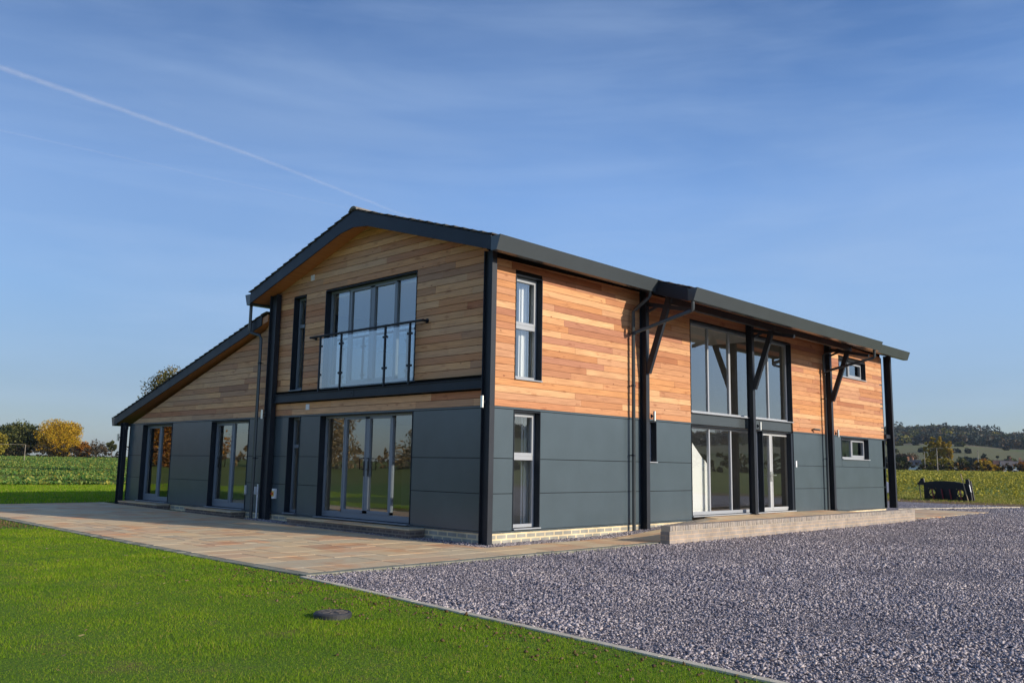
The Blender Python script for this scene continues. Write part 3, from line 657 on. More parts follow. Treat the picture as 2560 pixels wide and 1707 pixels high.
# band between the two storeys of glazing
mb = MB(mapR); mb.box((7.66, -.04, 2.80), (13.62, -.15, 3.09)); mb.build('spandrel_panel', M['gutter'], house, bevel=.004)
M['gframe'] = painted('shaded_grey_frame', (0.17, 0.20, 0.235), 0.35, 0.04)  # grey frame again, with the gable's bluish shade put into its colour
mg = [(5.16, .07), (4.27, .10), (3.38, .07)]
glazing('window', mapL, OP_L['gw'], mg, bottom=.10, leaves=[1, 2], fm='gframe', label='four pane balcony window behind the glass balustrade')
gd = glazing('door', mapL, OP_L['gd'], mg, bottom=.14, leaves=[1, 2], fm='gframe', sill_out=.10, label='four pane glazed patio doors under the balcony')
mb = MB(mapL)
for s in (-1, 1):
    y = 4.27+s*.08; mb.tube([(y, -.14, 1.72), (y, -.09, 1.72), (y+s*.10, -.08, 1.72), (y+s*.10, -.08, 1.46), (y, -.09, 1.46), (y, -.14, 1.46)], .013, 8); mb.box((y-.025, -.13, 1.30), (y+.025, -.147, 1.66))
mb.build('handle', M['black'], gd)
glazing('window', mapL, OP_L['su'], [], transom=5.22, fm='gframe'); glazing('window', mapL, OP_L['sl'], [], transom=2.02, fm='gframe', sill_out=.07)
d2 = glazing('door', mapL, OP_L['d2'], [(10.68, .10)], bottom=.14, leaves=[1], fm='gframe', sill_out=.10)
mb = MB(mapL); y = 11.45; mb.tube([(y, -.14, 1.70), (y, -.09, 1.70), (y-.10, -.08, 1.70), (y-.10, -.08, 1.44), (y, -.09, 1.44), (y, -.14, 1.44)], .013, 8); mb.build('handle', M['black'], d2)
glazing('door', mapL, OP_L['d1'], [(15.43, .09)], bottom=.14, leaves=[1], fm='gframe', sill_out=.10)

# interior ----------------------------------------------------------
mb = MB(); mb.box((.31, .31, .0), (20.9, 17.2, .27)); mb.box((.31, .31, 2.80), (7.5, 17.2, 3.08)); mb.box((13.75, .31, 2.80), (20.9, 17.2, 3.08)); mb.box((7.5, 4.5, 2.80), (13.75, 17.2, 3.08))
mb.build('floor', M['innerfloor'], house)
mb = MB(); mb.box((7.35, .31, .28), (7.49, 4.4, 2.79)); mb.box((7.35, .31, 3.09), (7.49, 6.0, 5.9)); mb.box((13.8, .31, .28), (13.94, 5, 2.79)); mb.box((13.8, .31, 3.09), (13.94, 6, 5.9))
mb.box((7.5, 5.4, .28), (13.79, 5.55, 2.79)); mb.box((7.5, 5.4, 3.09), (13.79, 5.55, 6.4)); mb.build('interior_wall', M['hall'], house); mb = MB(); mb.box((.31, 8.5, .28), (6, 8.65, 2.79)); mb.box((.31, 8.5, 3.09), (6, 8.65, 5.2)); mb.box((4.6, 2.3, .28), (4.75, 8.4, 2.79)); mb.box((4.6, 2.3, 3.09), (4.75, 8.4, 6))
mb.box((.31, 13.0, .28), (6, 13.12, 2.5)); mb.box((4.6, 8.66, .28), (4.75, 17.1, 2.5)); mb.box((2.2, .31, .28), (2.32, 2.2, 2.79)); mb.box((2.2, .31, 3.09), (2.32, 2.2, 5.7))
mb.build('interior_wall', M['inner'], house)
mb = MB(); mb.box((.31, .31, 5.86), (20.9, 8.3, 5.92)); mb.build('ceiling', M['white'], house)
# white staircase wall with its sloping string, just behind the glazed screen
mb = MB(); mb.prism([(7.56, .28), (8.80, .28), (8.80, 1.86), (7.56, 2.84)], 1, .34, .42); mb.prism([(8.82, .28), (8.99, .28), (8.99, 1.71), (8.82, 1.85)], 1, .31, .44)
mb.build('staircase', M['white'], house)
mb = MB()
for i in range(26): mb.tube([(1.45+.03*i, .42+.035*math.sin(i*1.9), .30), (1.45+.03*i, .42+.035*math.sin(i*1.9), 2.7)], .022, 6)
mb.build('curtain', M['white'], house)
mb = MB()
for i in range(22): mb.tube([(1.30+.03*i, .42+.035*math.sin(i*1.9), 3.2), (1.30+.03*i, .42+.035*math.sin(i*1.9), 5.6)], .022, 6)
mb.build('curtain', M['white'], house)

# roof ----------------------------------------------------------------
def tiles(name, x0, x1, ya, za, yb, zb, row=.30, wid=.30, seed=1):
    """courses of flat tiles on a slope from the low edge (ya) to the high edge (yb)"""
    mb = MB(); rr = random.Random(seed); ln = math.hypot(yb-ya, zb-za); n = int(ln/row)
    dy, dz = (yb-ya)/ln, (zb-za)/ln; ny, nz_ = -dz*(1 if dy > 0 else -1), abs(dy)
    for r in range(n+1):
        s0 = r*row-.03; s1 = min((r+1)*row+.03, ln)
        if s0 >= ln-.05: break
        x = x0-(.15 if r % 2 else 0)
        while x < x1:
            a, b_ = max(x, x0)+.002, min(x+wid, x1)-.002; x += wid
            if b_-a < .03: continue
            h0 = .040+rr.random()*.012; h1 = .010; t = .020
            P = lambda u, s, h: (u, ya+dy*s+ny*h, za+dz*s+nz_*h)
            c = .004*math.sin(a*7)
            mb.add([P(a, s0, h0-t), P(b_, s0, h0-t), P(b_, s1, h1-t), P(a, s1, h1-t), P(a, s0, h0+c), P(b_, s0, h0+c), P(b_, s1, h1), P(a, s1, h1)],
                   [(0, 1, 2, 3), (4, 5, 6, 7), (0, 1, 5, 4), (1, 2, 6, 5), (2, 3, 7, 6), (3, 0, 4, 7)])
    return mb.build(name, M['tile'], house)
tiles('roof_tiles', X0R-.03, X1R+.03, YE-.04, zr(YE-.04), YR, ZR, seed=1)
tiles('roof_tiles', X0R-.03, X1R+.03, 9.06, zr(9.06), YR, ZR, seed=2)
tiles('roof_tiles', CX0-.02, CX1+.02, YC-.06, zr(YC-.06), YE-.04, zr(YE-.04), seed=3)
tiles('roof_tiles', -.27, X1R+.03, 18.35, 3.045, 8.52, zw(8.52)+.06, seed=4)
mb = MB(); x = X0R-.05; rr = random.Random(9)
while x < X1R:
    l = .45; z = rr.uniform(-.004, .004)
    mb.prism([(YR-.17, ZR-.03+z), (YR-.13, ZR+.035+z), (YR-.05, ZR+.085+z), (YR+.05, ZR+.085+z), (YR+.13, ZR+.035+z), (YR+.17, ZR-.03+z), (YR+.05, ZR+.02+z), (YR-.05, ZR+.02+z)], 0, x+.003, x+l-.003); x += l
mb.build('ridge_tiles', M['ridge'], house)
# roof deck (soffit boards on the underside)
def deck(name, x0, x1, pts, m, t=.06): # pts: list of (y,z) of underside
    mb = MB(); low = pts; high = [(y, z+t) for y, z in pts[::-1]]
    mb.prism(low+high, 0, x0, x1); return mb.build(name, m, house)
deck('soffit', X0R+.03, X1R-.03, [(YE+.0, zr(YE)-.28), (YR, ZR-.28), (9.02, zr(9.02)-.28)], M['soffit'], .22)
deck('soffit', CX0+.05, CX1-.05, [(YC, zr(YC)-.26), (YE-.001, zr(YE)-.26)], M['soffit'], .20)
deck('soffit', -.21, X1R-.03, [(8.52, zw(8.52)-.20), (18.3, 2.84)], M['soffit'], .19)
# barge boards
def barge(name, x, pts, dep, th=.03):
    mb = MB(); lo = [(y, z-dep) for y, z in pts[::-1]]
    mb.prism(pts+lo, 0, x, x+th); return mb.build(name, M['anthracite'], house, bevel=.003)
for x in (X0R, X1R-.03):
    mb = MB(); d = .33
    mb.prism([(YE-.02, zr(YE-.02)-.005), (YR, ZR-.005), (9.03, zr(9.03)-.005), (9.03, zr(9.03)-d+.02), (YR+.55, zr(YR+.55)-d), (YR, ZR-d-.10), (YR-.55, zr(YR-.55)-d), (YE-.02, zr(YE-.02)-d+.02)], 0, x, x+.03)
    mb.build('bargeboard', M['anthracite'], house, bevel=.003)
    barge('bargeboard', x if x > 0 else -.24, [(8.80, zw(8.80)-.005+.06), (18.31, 3.055)], .27)
for x in (CX0, CX1-.03): barge('bargeboard', x, [(YC-.02, zr(YC-.02)-.005), (YE+.01, zr(YE+.01)-.005)], .33)
# wall plate strip under the eaves
# box gutters
def gutter(x0, x1, y, z, sgn=-1):
    """trapezoid box gutter with an open top; y,z = roof edge"""
    z -= .045
    prof = [(y, z-.005), (y, z-.29), (y+sgn*.16, z-.295), (y+sgn*.27, z+.005), (y+sgn*.25, z+.005), (y+sgn*.148, z-.275), (y+sgn*.015, z-.275), (y+sgn*.015, z-.005)]
    mb = MB(); mb.prism(prof, 0, x0+.004, x1-.004)
    for a in (x0, x1-.004): mb.prism([(y, z+.003), (y, z-.292), (y+sgn*.162, z-.297), (y+sgn*.272, z+.007)], 0, a, a+.004)
    return mb.build('gutter', M['gutter'], house)
gutter(X0R-.0, CX0+.02, YE-.025, zr(YE)+.0)
gutter(CX0+.0, CX1, YC-.025, zr(YC))
gutter(CX1-.02, X1R, YE-.025, zr(YE))
gutter(X0R, X1R, 9.035, zr(9.03), 1)
gutter(-.24, X1R, 18.32, 3.10, 1)
for x in np.arange(.9, 22, 3.0):   # joint straps
    pass

# steel frame ---------------------------------------------------------
def hcol(x0, x1, y0, y1, z0, z1, name='column'):
    """H section: flanges facing along y"""
    mb = MB(); t = .014; xc = (x0+x1)/2
    mb.box((x0, y0, z0), (x1, y0+t, z1)); mb.box((x0, y1-t, z0), (x1, y1, z1)); mb.box((xc-.006, y0+t, z0), (xc+.006, y1-t, z1))
    c = mb.build(name, M['steel'], house)
    return c
CXS = [-.18, 5.30, 10.72, 16.13, 21.60]
cols = []
for i, x in enumerate(CXS):
    zt = 6.05; zb = -.05 if i < 2 else .25
    c = hcol(x, x+.14, -.20, .055 if i in (0, 4) else -.004, zb, zt); cols.append(c)
for c, x, zb in zip(cols, CXS, (0, .02, .30, .30, .0)):
    mb = MB(); mb.box((x-.03, -.23, zb), (x+.17, .0, zb+.03)); 
    for a in (-.005, .145):
        for b_ in (-.205, -.03): mb.tube([(x+a, b_, zb+.02), (x+a, b_, zb+.06)], .012, 6)
    mb.build('base_plate', M['steel'], c)
for c, x in zip(cols[1:4], CXS[1:4]):
    mb = MB(); xc = x+.07
    mb.bar((xc, -.205, 3.95), (xc, -.86, 5.78), .10, .15, (0, 1, 0)); mb.build('brace', M['steel'], c)
    mb = MB(); mb.bar((xc, -.10, 5.72), (xc, -1.50, 5.40), .08, .10); mb.bar((xc, -.2, 5.5), (xc, -.55, 5.62), .05, .06); mb.build('rafter', M['steel'], c)
mb = MB(); mb.box((5.3, -.90, 5.62), (16.3, -.78, 5.80)); mb.build('eaves_beam', M['steel'], house)
hcol(-.18, -.035, 8.16, 8.50, -.0, 6.15); hcol(-.18, -.035, 17.62, 17.90, .05, 2.86)
hcol(21.3, 21.44, 8.3, 8.5, -.0, 6.1)
mb = MB(); mb.box((21.2, -.1, 2.86), (21.6, 0, 3.0)); mb.build('tie_beam', M['steel'], house)
mb = MB(); mb.box((-.16, 17.53, 2.62), (-.06, 17.62, 2.74)); mb.build('tie_beam', M['steel'], house)
# floor beam across the gable
mb = MB(mapL); mb.box((.07, .13, 3.365), (8.15, -.01, 3.385)); mb.box((.07, .13, 3.17), (8.15, -.01, 3.19)); mb.box((.07, .10, 3.19), (8.15, .085, 3.365)); mb.build('floor_beam', M['anthracite'], house, bevel=.003)
mb = MB(mapL); mb.box((4.55, .102, 3.20), (4.75, .108, 3.355)); mb.tube([(4.65, .108, 3.28), (4.65, .118, 3.28)], .012, 8); mb.build('splice_plate', M['anthracite'], house)

# downpipes
def pipe(pts, r=.045, brackets=()):
    mb = MB(); mb.tube(pts, r, 12)
    p = mb.build('downpipe', M['gutter'], house)
    for (x, y, z, nx, ny) in brackets:
        b = MB(); b.tube([(x, y, z-.02), (x, y, z+.02)], r+.012, 12); b.bar((x, y, z), (x+nx*.12, y+ny*.12, z), .02, .02); b.build('bracket', M['anthracite'], p)
    return p
pipe([(5.0, -.54, 5.93), (5.0, -.54, 5.82), (4.98, -.51, 5.78), (4.89, -.16, 5.50), (4.87, -.12, 5.44), (4.87, -.12, .02)], brackets=[(4.87, -.12, z, 0, 1) for z in (1.9, 3.6, 4.9)])
pipe([(5.20, -1.63, 5.60), (5.20, -1.63, 5.38), (5.19, -1.58, 5.35), (4.92, -.16, 4.93), (4.88, -.12, 4.90)])
pipe([(16.35, -1.63, 5.60), (16.35, -1.63, 5.36), (16.34, -1.58, 5.33), (15.85, -.16, 4.93), (15.82, -.12, 4.9), (15.82, -.12, .3)], brackets=[(15.82, -.12, z, 0, 1) for z in (2.0, 4.0)])
pipe([(16.75, -.54, 5.93), (16.72, -.52, 5.82), (15.88, -.14, 5.55), (15.82, -.12, 5.48), (15.82, -.12, 4.8)])
pipe([(-.32, 9.27, 5.96), (-.32, 9.27, 5.24), (-.31, 9.24, 5.18), (-.20, 8.93, 5.08), (-.18, 8.88, 4.98), (-.18, 8.88, .05)], brackets=[(-.18, 8.88, z, 1, 0) for z in (1.7, 4.3)])
mb = MB(); mb.tube([(-.10, 8.74, 1.0), (-.10, 8.74, .05)], .022, 8); mb.build('cable_conduit', M['plastic'], house)

# balcony
rail = MB(mapL); rail.tube([(2.02, .0, 4.79), (2.02, .16, 4.79)], .03, 10); rail.tube([(6.42, .0, 4.79), (6.42, .16, 4.79)], .03, 10); rail.tube([(1.98, .16, 4.79), (6.46, .16, 4.79)], .028, 12)
rail.tube([(2.02, .0, 4.79), (2.02, .02, 4.79)], .055, 12); rail.tube([(6.42, .0, 4.79), (6.42, .02, 4.79)], .055, 12)
posts = [6.0, 5.09, 3.34, 2.44]
for p in posts: rail.box((p-.02, .13, 3.38), (p+.02, .17, 4.78))
bal = rail.build('balcony_railing', M['anthracite'], house, label='dark steel balcony railing with glass infill')
for p in posts:
    for z in (3.80, 4.53):
        for s in (-1, 1):
            if (p == 6.0 and s == 1): continue
            mb = MB(mapL); mb.tube([(p+s*.02, .15, z), (p+s*.075, .15, z)], .016, 8); mb.tube([(p+s*.06, .135, z), (p+s*.06, .165, z)], .03, 8)
            mb.build('glass_clamp', M['anthracite'], bal)
for a, b_ in ((5.14, 5.96), (3.39, 5.04), (2.49, 3.29), (2.30, 2.40)):
    mb = MB(mapL); mb.add([(a, .15, 3.46), (b_, .15, 3.46), (b_, .15, 4.72), (a, .15, 4.72)], [(0, 1, 2, 3)]); mb.build('glass_panel', M['balglass'], bal)

# fittings
def wall_light(x, y, z, dx, dy):
    mb = MB(); mb.tube([(x+dx*.10, y+dy*.10, z-.12), (x+dx*.10, y+dy*.10, z+.12)], .036, 14)
    o = mb.build('wall_light', M['chrome'], house)
    b = MB(); b.bar((x, y, z), (x+dx*.08, y+dy*.08, z), .03, .04); b.box((x-.03 if dx == 0 else x, y-.03 if dy == 0 else y, z-.05), (x+.03 if dx == 0 else x+dx*.02, y+.03 if dy == 0 else y+dy*.02, z+.05)); b.build('bracket', M['anthracite'], o)
wall_light(-.18, -.08, 2.88, -1, 0); wall_light(5.50, -.20, 2.88, 0, -1); wall_light(10.93, -.20, 2.87, 0, -1); wall_light(16.36, -.20, 2.86, 0, -1)
wall_light(-.18, 8.42, 2.87, -1, 0); wall_light(-.18, 17.80, 2.35, -1, 0)
for y, z in ((6.70, 6.43), (6.64, 3.02)):
    mb = MB(mapL); mb.box((y-.075, .03, z-.075), (y+.075, .0, z+.075))
    for k in range(4): mb.box((y-.06, .038, z-.055+k*.033), (y+.06, .03, z-.04+k*.033))
    mb.build('vent_cover', M['plastic'], house, bevel=.004)
mb = MB(mapL); mb.box((8.84, .10, .72), (8.98, .0, .93)); mb.build('junction_box', M['plastic'], house, bevel=.008)
mb = MB(mapL); mb.box((9.50, .05, .70), (9.53, .0, .95)); mb.build('junction_box', M['plastic'], house, bevel=.004)
mb = MB(mapL); mb.box((7.94, .08, .64), (8.06, .0, .90)); isw = mb.build('isolator_switch', M['plastic'], house, bevel=.008)
mb = MB(mapL); mb.box((7.955, .09, .70), (8.045, .081, .84)); mb.build('switch_plate', mat('yellow_plastic', (.75, .45, .05), .4), isw)
mb = MB(mapL); mb.tube([(8.0, .085, .77), (8.0, .13, .77)], .028, 12); mb.build('knob', mat('red_plastic', (.5, .05, .02), .4), isw)
mb = MB(mapR); mb.tube([(15.0, .0, 2.93), (15.0, .07, 2.95)], .02, 8); mb.tube([(15.0, .07, 2.95), (15.14, .16, 2.94), (15.2, .19, 2.93)], .034, 10); mb.build('security_camera', M['black'], house)
mb = MB(mapR); mb.box((13.72, .03, 1.70), (13.80, .0, 1.90)); mb.build('doorbell', M['plastic'], house, bevel=.006)

# ------------------------------------------------------------------ doorsteps, terrace and ramp wall
stone_top = pav_m
def doorstep(y0, y1, label, top=.235):
    e = empty('doorstep', (-.2, (y0+y1)/2, gz1(0, (y0+y1)/2))); z0 = gz1(0, (y0+y1)/2); H = top
    mb = MB(); yc = (y0+y1)/2
    mb.box((-.22, y0-yc, -.03), (.185, y1-yc, H-z0-.04)); mb.build('brick_base', M['stepbrick'], e)
    mb = MB(); y = y0-yc; rr = random.Random(int(y0*10))
    while y < y1-yc-.1:
        l = min(.6+rr.random()*.3, y1-yc-y)
        if y1-yc-(y+l) < .2: l = y1-yc-y
        mb.box((-.25, y+.004, H-z0-.038), (.19, y+l-.004, H-z0)); y += l
    mb.build('stone_tread', stone_top, e, bevel=.006)
    tag(e, label, 'step', 'doorsteps along the patio side'); return e
doorstep(1.9, 6.7, 'wide brick doorstep with stone treads below the four pane patio doors')
doorstep(9.5, 12.2, 'brick doorstep below the wing door next to the downpipe', .245)
doorstep(14.1, 17.0, 'brick doorstep below the wing door furthest from the balcony', .25)
# terrace slab with ramps either side
def rz(x): return .30*np.clip((x-3.6)/4.9, 0, 1)*np.clip((18.0-x)/2.0, 0, 1)
mb = MB(); rr = random.Random(21); x = 3.56
while x < 27.2:
    l = rr.choice([.45, .6, .9]); y = -1.83
    ytop = -.46 if x < 7.4 else (-.02 if x < 21 else 1.1)
    while y < ytop-.05:
        w = min(rr.choice([.45, .6]), ytop-y); h = rr.random()*.003
        za, zb = float(rz(x)), float(rz(x+l))
        mb.add([(x+.006, y+.006, -.1), (x+l-.006, y+.006, -.1), (x+l-.006, y+w-.006, -.1), (x+.006, y+w-.006, -.1), (x+.006, y+.006, za+.02+h), (x+l-.006, y+.006, zb+.02+h), (x+l-.006, y+w-.006, zb+.02+h), (x+.006, y+w-.006, za+.02+h)],
               [(0, 3, 2, 1), (4, 5, 6, 7), (0, 1, 5, 4), (1, 2, 6, 5), (2, 3, 7, 6), (3, 0, 4, 7)]); y += w
    x += l
tag(mb.build('terrace_paving', pav_m), kind='structure')
mb = MB(); mb.prism([(3.6, -.1), (27.4, -.1), (27.4, .012), (18.0, .012), (16.0, .30), (8.5, .30), (3.6, .012)], 1, -1.80, -.02)
# infill under the flags
tag(mb.build('terrace_infill', mor_m), kind='structure')
rw = empty('ramp_wall', (3.4, -2.0, 0)); tag(rw, 'low pinkish grey brick wall with brick on edge coping beside the entrance ramp', 'wall')
mb = MB(); mb.box((0, -.10, -.1), (14.6, .13, .262)); mb.build('brickwork', M['rampbrick'], rw)
mb = MB(); x = 0.0; rr = random.Random(4)
while x < 14.55:
    mb.box((x+.004, -.112+rr.uniform(-.003, .003), .272), (x+.092, .118, .385+rr.uniform(-.003, .003))); x += .1015
cop_m = mat('coping_brick', rough=.85, spec=.2)
cc = ramp(cop_m, island(cop_m), [(0, (.32, .27, .225)), (1, (.36, .32, .275)), (.35, (.29, .265, .24)), (.7, (.38, .32, .265))])
setc(cop_m, mixc(cop_m, 1.0, cc, ramp(cop_m, noise(cop_m, 14, 4), [(.3, (.75, .75, .75)), (.7, (1.1, 1.1, 1.1))]), 'MULTIPLY'))
mb.build('coping', cop_m, rw, bevel=.004)
mb = MB(); mb.box((.003, -.104, .2625), (14.597, .108, .378)); mb.build('mortar', mat('coping_mortar', (.50, .42, .31), .95), rw)

# ------------------------------------------------------------------ manhole
mh = empty('manhole_cover', (-7.03, -4.83, 0)); tag(mh, 'round dark inspection chamber cover standing proud of the lawn', 'manhole cover')
mb = MB()
def lathe(mb, prof, n=32):
    vs = [(r*math.cos(2*math.pi*k/n), r*math.sin(2*math.pi*k/n), z) for r, z in prof for k in range(n)]
    mb.add(vs, [(i*n+k, i*n+(k+1) % n, (i+1)*n+(k+1) % n, (i+1)*n+k) for i in range(len(prof)-1) for k in range(n)]+[tuple(range((len(prof)-1)*n, len(prof)*n))], False)
lathe(mb, [(.195, -.05), (.198, .045), (.188, .058), (.165, .060), (.163, .052)]); rim = mb.build('rim', mat('black_rim', (.03, .03, .032), .6), mh)
lid_m = mat('cover_lid', rough=.75); setc(lid_m, ramp(lid_m, noise(lid_m, 9, 5), [(.35, (.055, .055, .058)), (.68, (.16, .125, .09))]))
mb = MB(); lathe(mb, [(.162, .03), (.162, .056), (.15, .060), (.02, .061)])
for k in range(8):
    a = k*math.pi/4; mb.bar((.03*math.cos(a), .03*math.sin(a), .062), (.13*math.cos(a), .13*math.sin(a), .062), .02, .006)
mb.build('lid', lid_m, mh)

# ------------------------------------------------------------------ black trough lying beyond the drive, with a wooden pole
tr = empty('grab_trough', (41.45, 4.27, .04), math.atan2(5.75-2.8, 41.9-41.0)+math.pi); tag(tr, 'black trough shaped machine attachment with round spoked cutouts lying at the field edge', 'machinery')
# local frame: x runs from the left end (0) to the right end, -y faces the camera
tr.location = (41.9, 5.75, .05)
BM_ = M['black']; BM_ = mat('black_painted_steel', (.009, .009, .013), .42, 0, .35)
def holed(mb, x0, x1, z0, z1, holes, y0, y1, n=28):
    """flat plate with round holes built as ring strips"""
    for i, (cx, cz, r) in enumerate(holes):
        a, b_ = cx-r*1.25, cx+r*1.25; q0, q1 = cz-r*1.25, cz+r*1.25
        sq = []; ci = []
        for k in range(n):
            t = 2*math.pi*k/n; c, s = math.cos(t), math.sin(t); m_ = max(abs(c), abs(s)); sq.append((cx+r*1.25*c/m_, cz+r*1.25*s/m_)); ci.append((cx+r*c, cz+r*s))
        for y in (y0, y1):
            mb.add([(p[0], y, p[1]) for p in sq]+[(p[0], y, p[1]) for p in ci], [(k, (k+1) % n, n+(k+1) % n, n+k) for k in range(n)])
        mb.add([(p[0], y0, p[1]) for p in ci]+[(p[0], y1, p[1]) for p in ci], [(k, (k+1) % n, n+(k+1) % n, n+k) for k in range(n)])
        mb.box((a, y0, z0), (b_, y1, q0)); mb.box((a, y0, q1), (b_, y1, z1))
    xs_ = [x0]+sum([[cx-r*1.25, cx+r*1.25] for cx, cz, r in holes], [])+[x1]
    for a, b_ in zip(xs_[::2], xs_[1::2]): mb.box((a, y0, z0), (b_, y1, z1))
mb = MB(); holed(mb, .25, 3.0, .02, .86, [(.78, .40, .20), (2.55, .40, .20)], -.05, -.02)
mb.prism([(-.05, .84), (3.0, .84), (3.0, .95), (2.2, 1.06), (1.6, 1.09), (.9, 1.06), (.3, .98), (-.05, .95)], 1, -.10, .02)
mb.box((.2, -.02, .0), (3.05, .55, .05)); body = mb.build('body', BM_, tr)
mb = MB()
for cx in (.78, 2.55):
    mb = MB()
    for a in (90, 210, 330): mb.bar((cx, -.06, .40), (cx+.22*math.cos(math.radians(a)), -.06, .40+.22*math.sin(math.radians(a))), .03, .05, (0, 1, 0))
    mb.build('spoke', BM_, tr)
redm = mat('red_paint', (.22, .015, .02), .4)
for x in (.90, 1.50, 2.0, 2.62):
    mb = MB(); mb.bar((x-.07, -.13, .62), (x+.05, -.17, .06), .05, .06, (0, 1, 0)); mb.build('tine', redm, tr)
mb = MB(); mb.bar((-.12, -.05, .90), (.35, -.05, .90), .14, .14); mb.prism([(-.05, .95), (.35, .95), (.30, 1.22), (.16, 1.22)], 1, -.12, -.04); mb.build('bracket', BM_, tr)
mb = MB(); mb.tube([(-.02, -.05, .88), (.0, -.08, .5), (.07, -.1, .02)], .022, 8); mb.build('stand', BM_, tr)
mb = MB(); mb.prism([(3.0, .0), (3.28, .0), (3.18, .95), (3.12, 1.22), (2.95, 1.22), (2.92, .9)], 1, -.14, -.06); mb.prism([(2.98, .0), (3.26, .0), (3.10, 1.12), (2.95, 1.12)], 1, .1, .16); mb.build('end_plate', BM_, tr)
mb = MB(); mb.bar((3.17, -.148, .92), (3.25, -.148, .50), .012, .05, (0, 1, 0)); mb.build('reflector', M['plastic'], tr)
mb = MB(); mb.tube([(3.13, -.28, .0), (2.70, -.17, 1.52)], .028, 10, [.028, .022]); pm = mat('ash_handle', (.42, .30, .17), .7)
_d = Matrix.Translation(tr.location) @ Matrix.Rotation(tr.rotation_euler.z, 4, 'Z')
pole = mb.build('wooden_pole', pm); pole.matrix_world = _d; tag(pole, 'pale wooden tool handle leaning on the black machinery', 'pole')

# ------------------------------------------------------------------ parked car, mostly hidden behind the far corner of the house
car = empty('parked_car', (38.6, 8.3, .08), math.radians(162)); tag(car, 'grey blue parked car almost hidden behind the far corner of the house', 'car')
cm = mat('car_paint', (.12, .14, .20), .25)
mb = MB(); prof = [(-2.1, .35), (-2.15, .62), (-2.05, .85), (-1.75, .98), (-1.2, 1.05), (-.55, 1.42), (.5, 1.45), (1.25, 1.12), (1.9, .98), (2.12, .8), (2.15, .45), (2.0, .3), (-1.9, .28)]
mb.prism(prof, 1, -.82, .82); mb.build('body', cm, car, bevel=.07)
mb = MB(); mb.prism([(-1.12, 1.06), (-.55, 1.37), (.45, 1.39), (1.1, 1.10)], 1, -.835, .835); mb.build('side_window', mat('tinted_glass', (.01, .012, .015), .05), car)
mb = MB(); mb.bar((-1.16, 0, 1.09), (-.60, 0, 1.405), 1.3, .02); mb.build('windscreen', bpy.data.materials['tinted_glass'], car)
for sx in (-1.3, 1.3):
    for sy in (-.78, .78):
        mb = MB(); mb.tube([(sx, sy-.1, .31), (sx, sy+.1, .31)], .31, 24); w = mb.build('wheel', mat('tyre', (.015, .015, .015), .8) if 'tyre' not in bpy.data.materials else bpy.data.materials['tyre'], car)
        mb = MB(); mb.tube([(sx, sy-.105, .31), (sx, sy+.105, .31)], .19, 16); mb.build('rim', M['chrome'], w)
for sy in (-.58, .58):
    mb = MB(); mb.box((-2.14, sy-.17, .66), (-1.98, sy+.17, .86)); mb.build('headlight', M['plastic'], car, bevel=.03)
    mb = MB(); mb.box((-2.16, sy-.19, .58), (-2.05, sy+.19, .655)); mb.build('indicator', mat('amber_lens', (.8, .35, .05), .3), car)

# ------------------------------------------------------------------ vegetation
def leafcloud(centers, radii, per, size, squash=.8):
    """quads scattered in clumps; returns (n*4,3)"""
    c = np.repeat(centers, per, 0); r = np.repeat(radii, per, 0); n = len(c)
    d_ = rng.normal(size=(n, 3)); d_ /= np.linalg.norm(d_, axis=1)[:, None]
    p = c+d_*(r*rng.uniform(.25, 1.0, n)**.6)[:, None]*np.array([1, 1, squash])
    a = rng.normal(size=(n, 3)); a /= np.linalg.norm(a, axis=1)[:, None]; b_ = np.cross(a, rng.normal(size=(n, 3))); b_ /= np.linalg.norm(b_, axis=1)[:, None]
    s = (size*rng.uniform(.6, 1.3, n))[:, None]
    return np.stack([p-a*s, p-b_*s*.6, p+a*s, p+b_*s*.6], 1).reshape(-1, 3)
def foliage(name, stops, trans=.25): return grass_mat(name, stops, trans)
FM = {
 'gold': foliage('golden_leaves', [(0, (.30, .17, .008)), (1, (.55, .38, .02)), (.5, (.42, .27, .012))]),
 'green': foliage('dark_leaves', [(0, (.022, .036, .010)), (1, (.14, .14, .03)), (.5, (.065, .08, .018))]),
 'oak': foliage('oak_leaves', [(0, (.05, .055, .012)), (1, (.20, .13, .02)), (.5, (.10, .10, .02))]),
 'orange': foliage('orange_leaves', [(0, (.18, .06, .01)), (1, (.40, .20, .03)), (.5, (.28, .12, .015))]),
 'brown': foliage('brown_twigs', [(0, (.05, .035, .02)), (1, (.14, .10, .05)), (.5, (.09, .065, .03))]),
 'poplar': foliage('poplar_leaves', [(0, (.26, .17, .02)), (1, (.62, .46, .08)), (.5, (.44, .32, .04))]),
 'russet': foliage('pale_russet_leaves', [(0, (.16, .12, .06)), (1, (.38, .27, .12)), (.5, (.26, .19, .09))]),
 'yellowgreen': foliage('yellow_green_leaves', [(0, (.12, .12, .012)), (1, (.34, .29, .03)), (.5, (.22, .19, .02))]),
 'hedge': foliage('hedge_leaves', [(0, (.014, .014, .008)), (1, (.075, .048, .020)), (.5, (.032, .03, .013))]),
 'conifer': foliage('conifer_needles', [(0, (.012, .026, .022)), (1, (.030, .046, .032)), (.5, (.02, .035, .026))]),
 'mixed': foliage('hill_woods', [(0, (.020, .034, .024)), (1, (.055, .050, .030)), (.5, (.034, .042, .024))], .1),
}
bark = mat('bark', (.07, .055, .04), .9); setc(bark, ramp(bark, noise(bark, 6, 6, (1, 1, .2)), [(.3, (.045, .036, .028)), (.7, (.12, .095, .07))]))
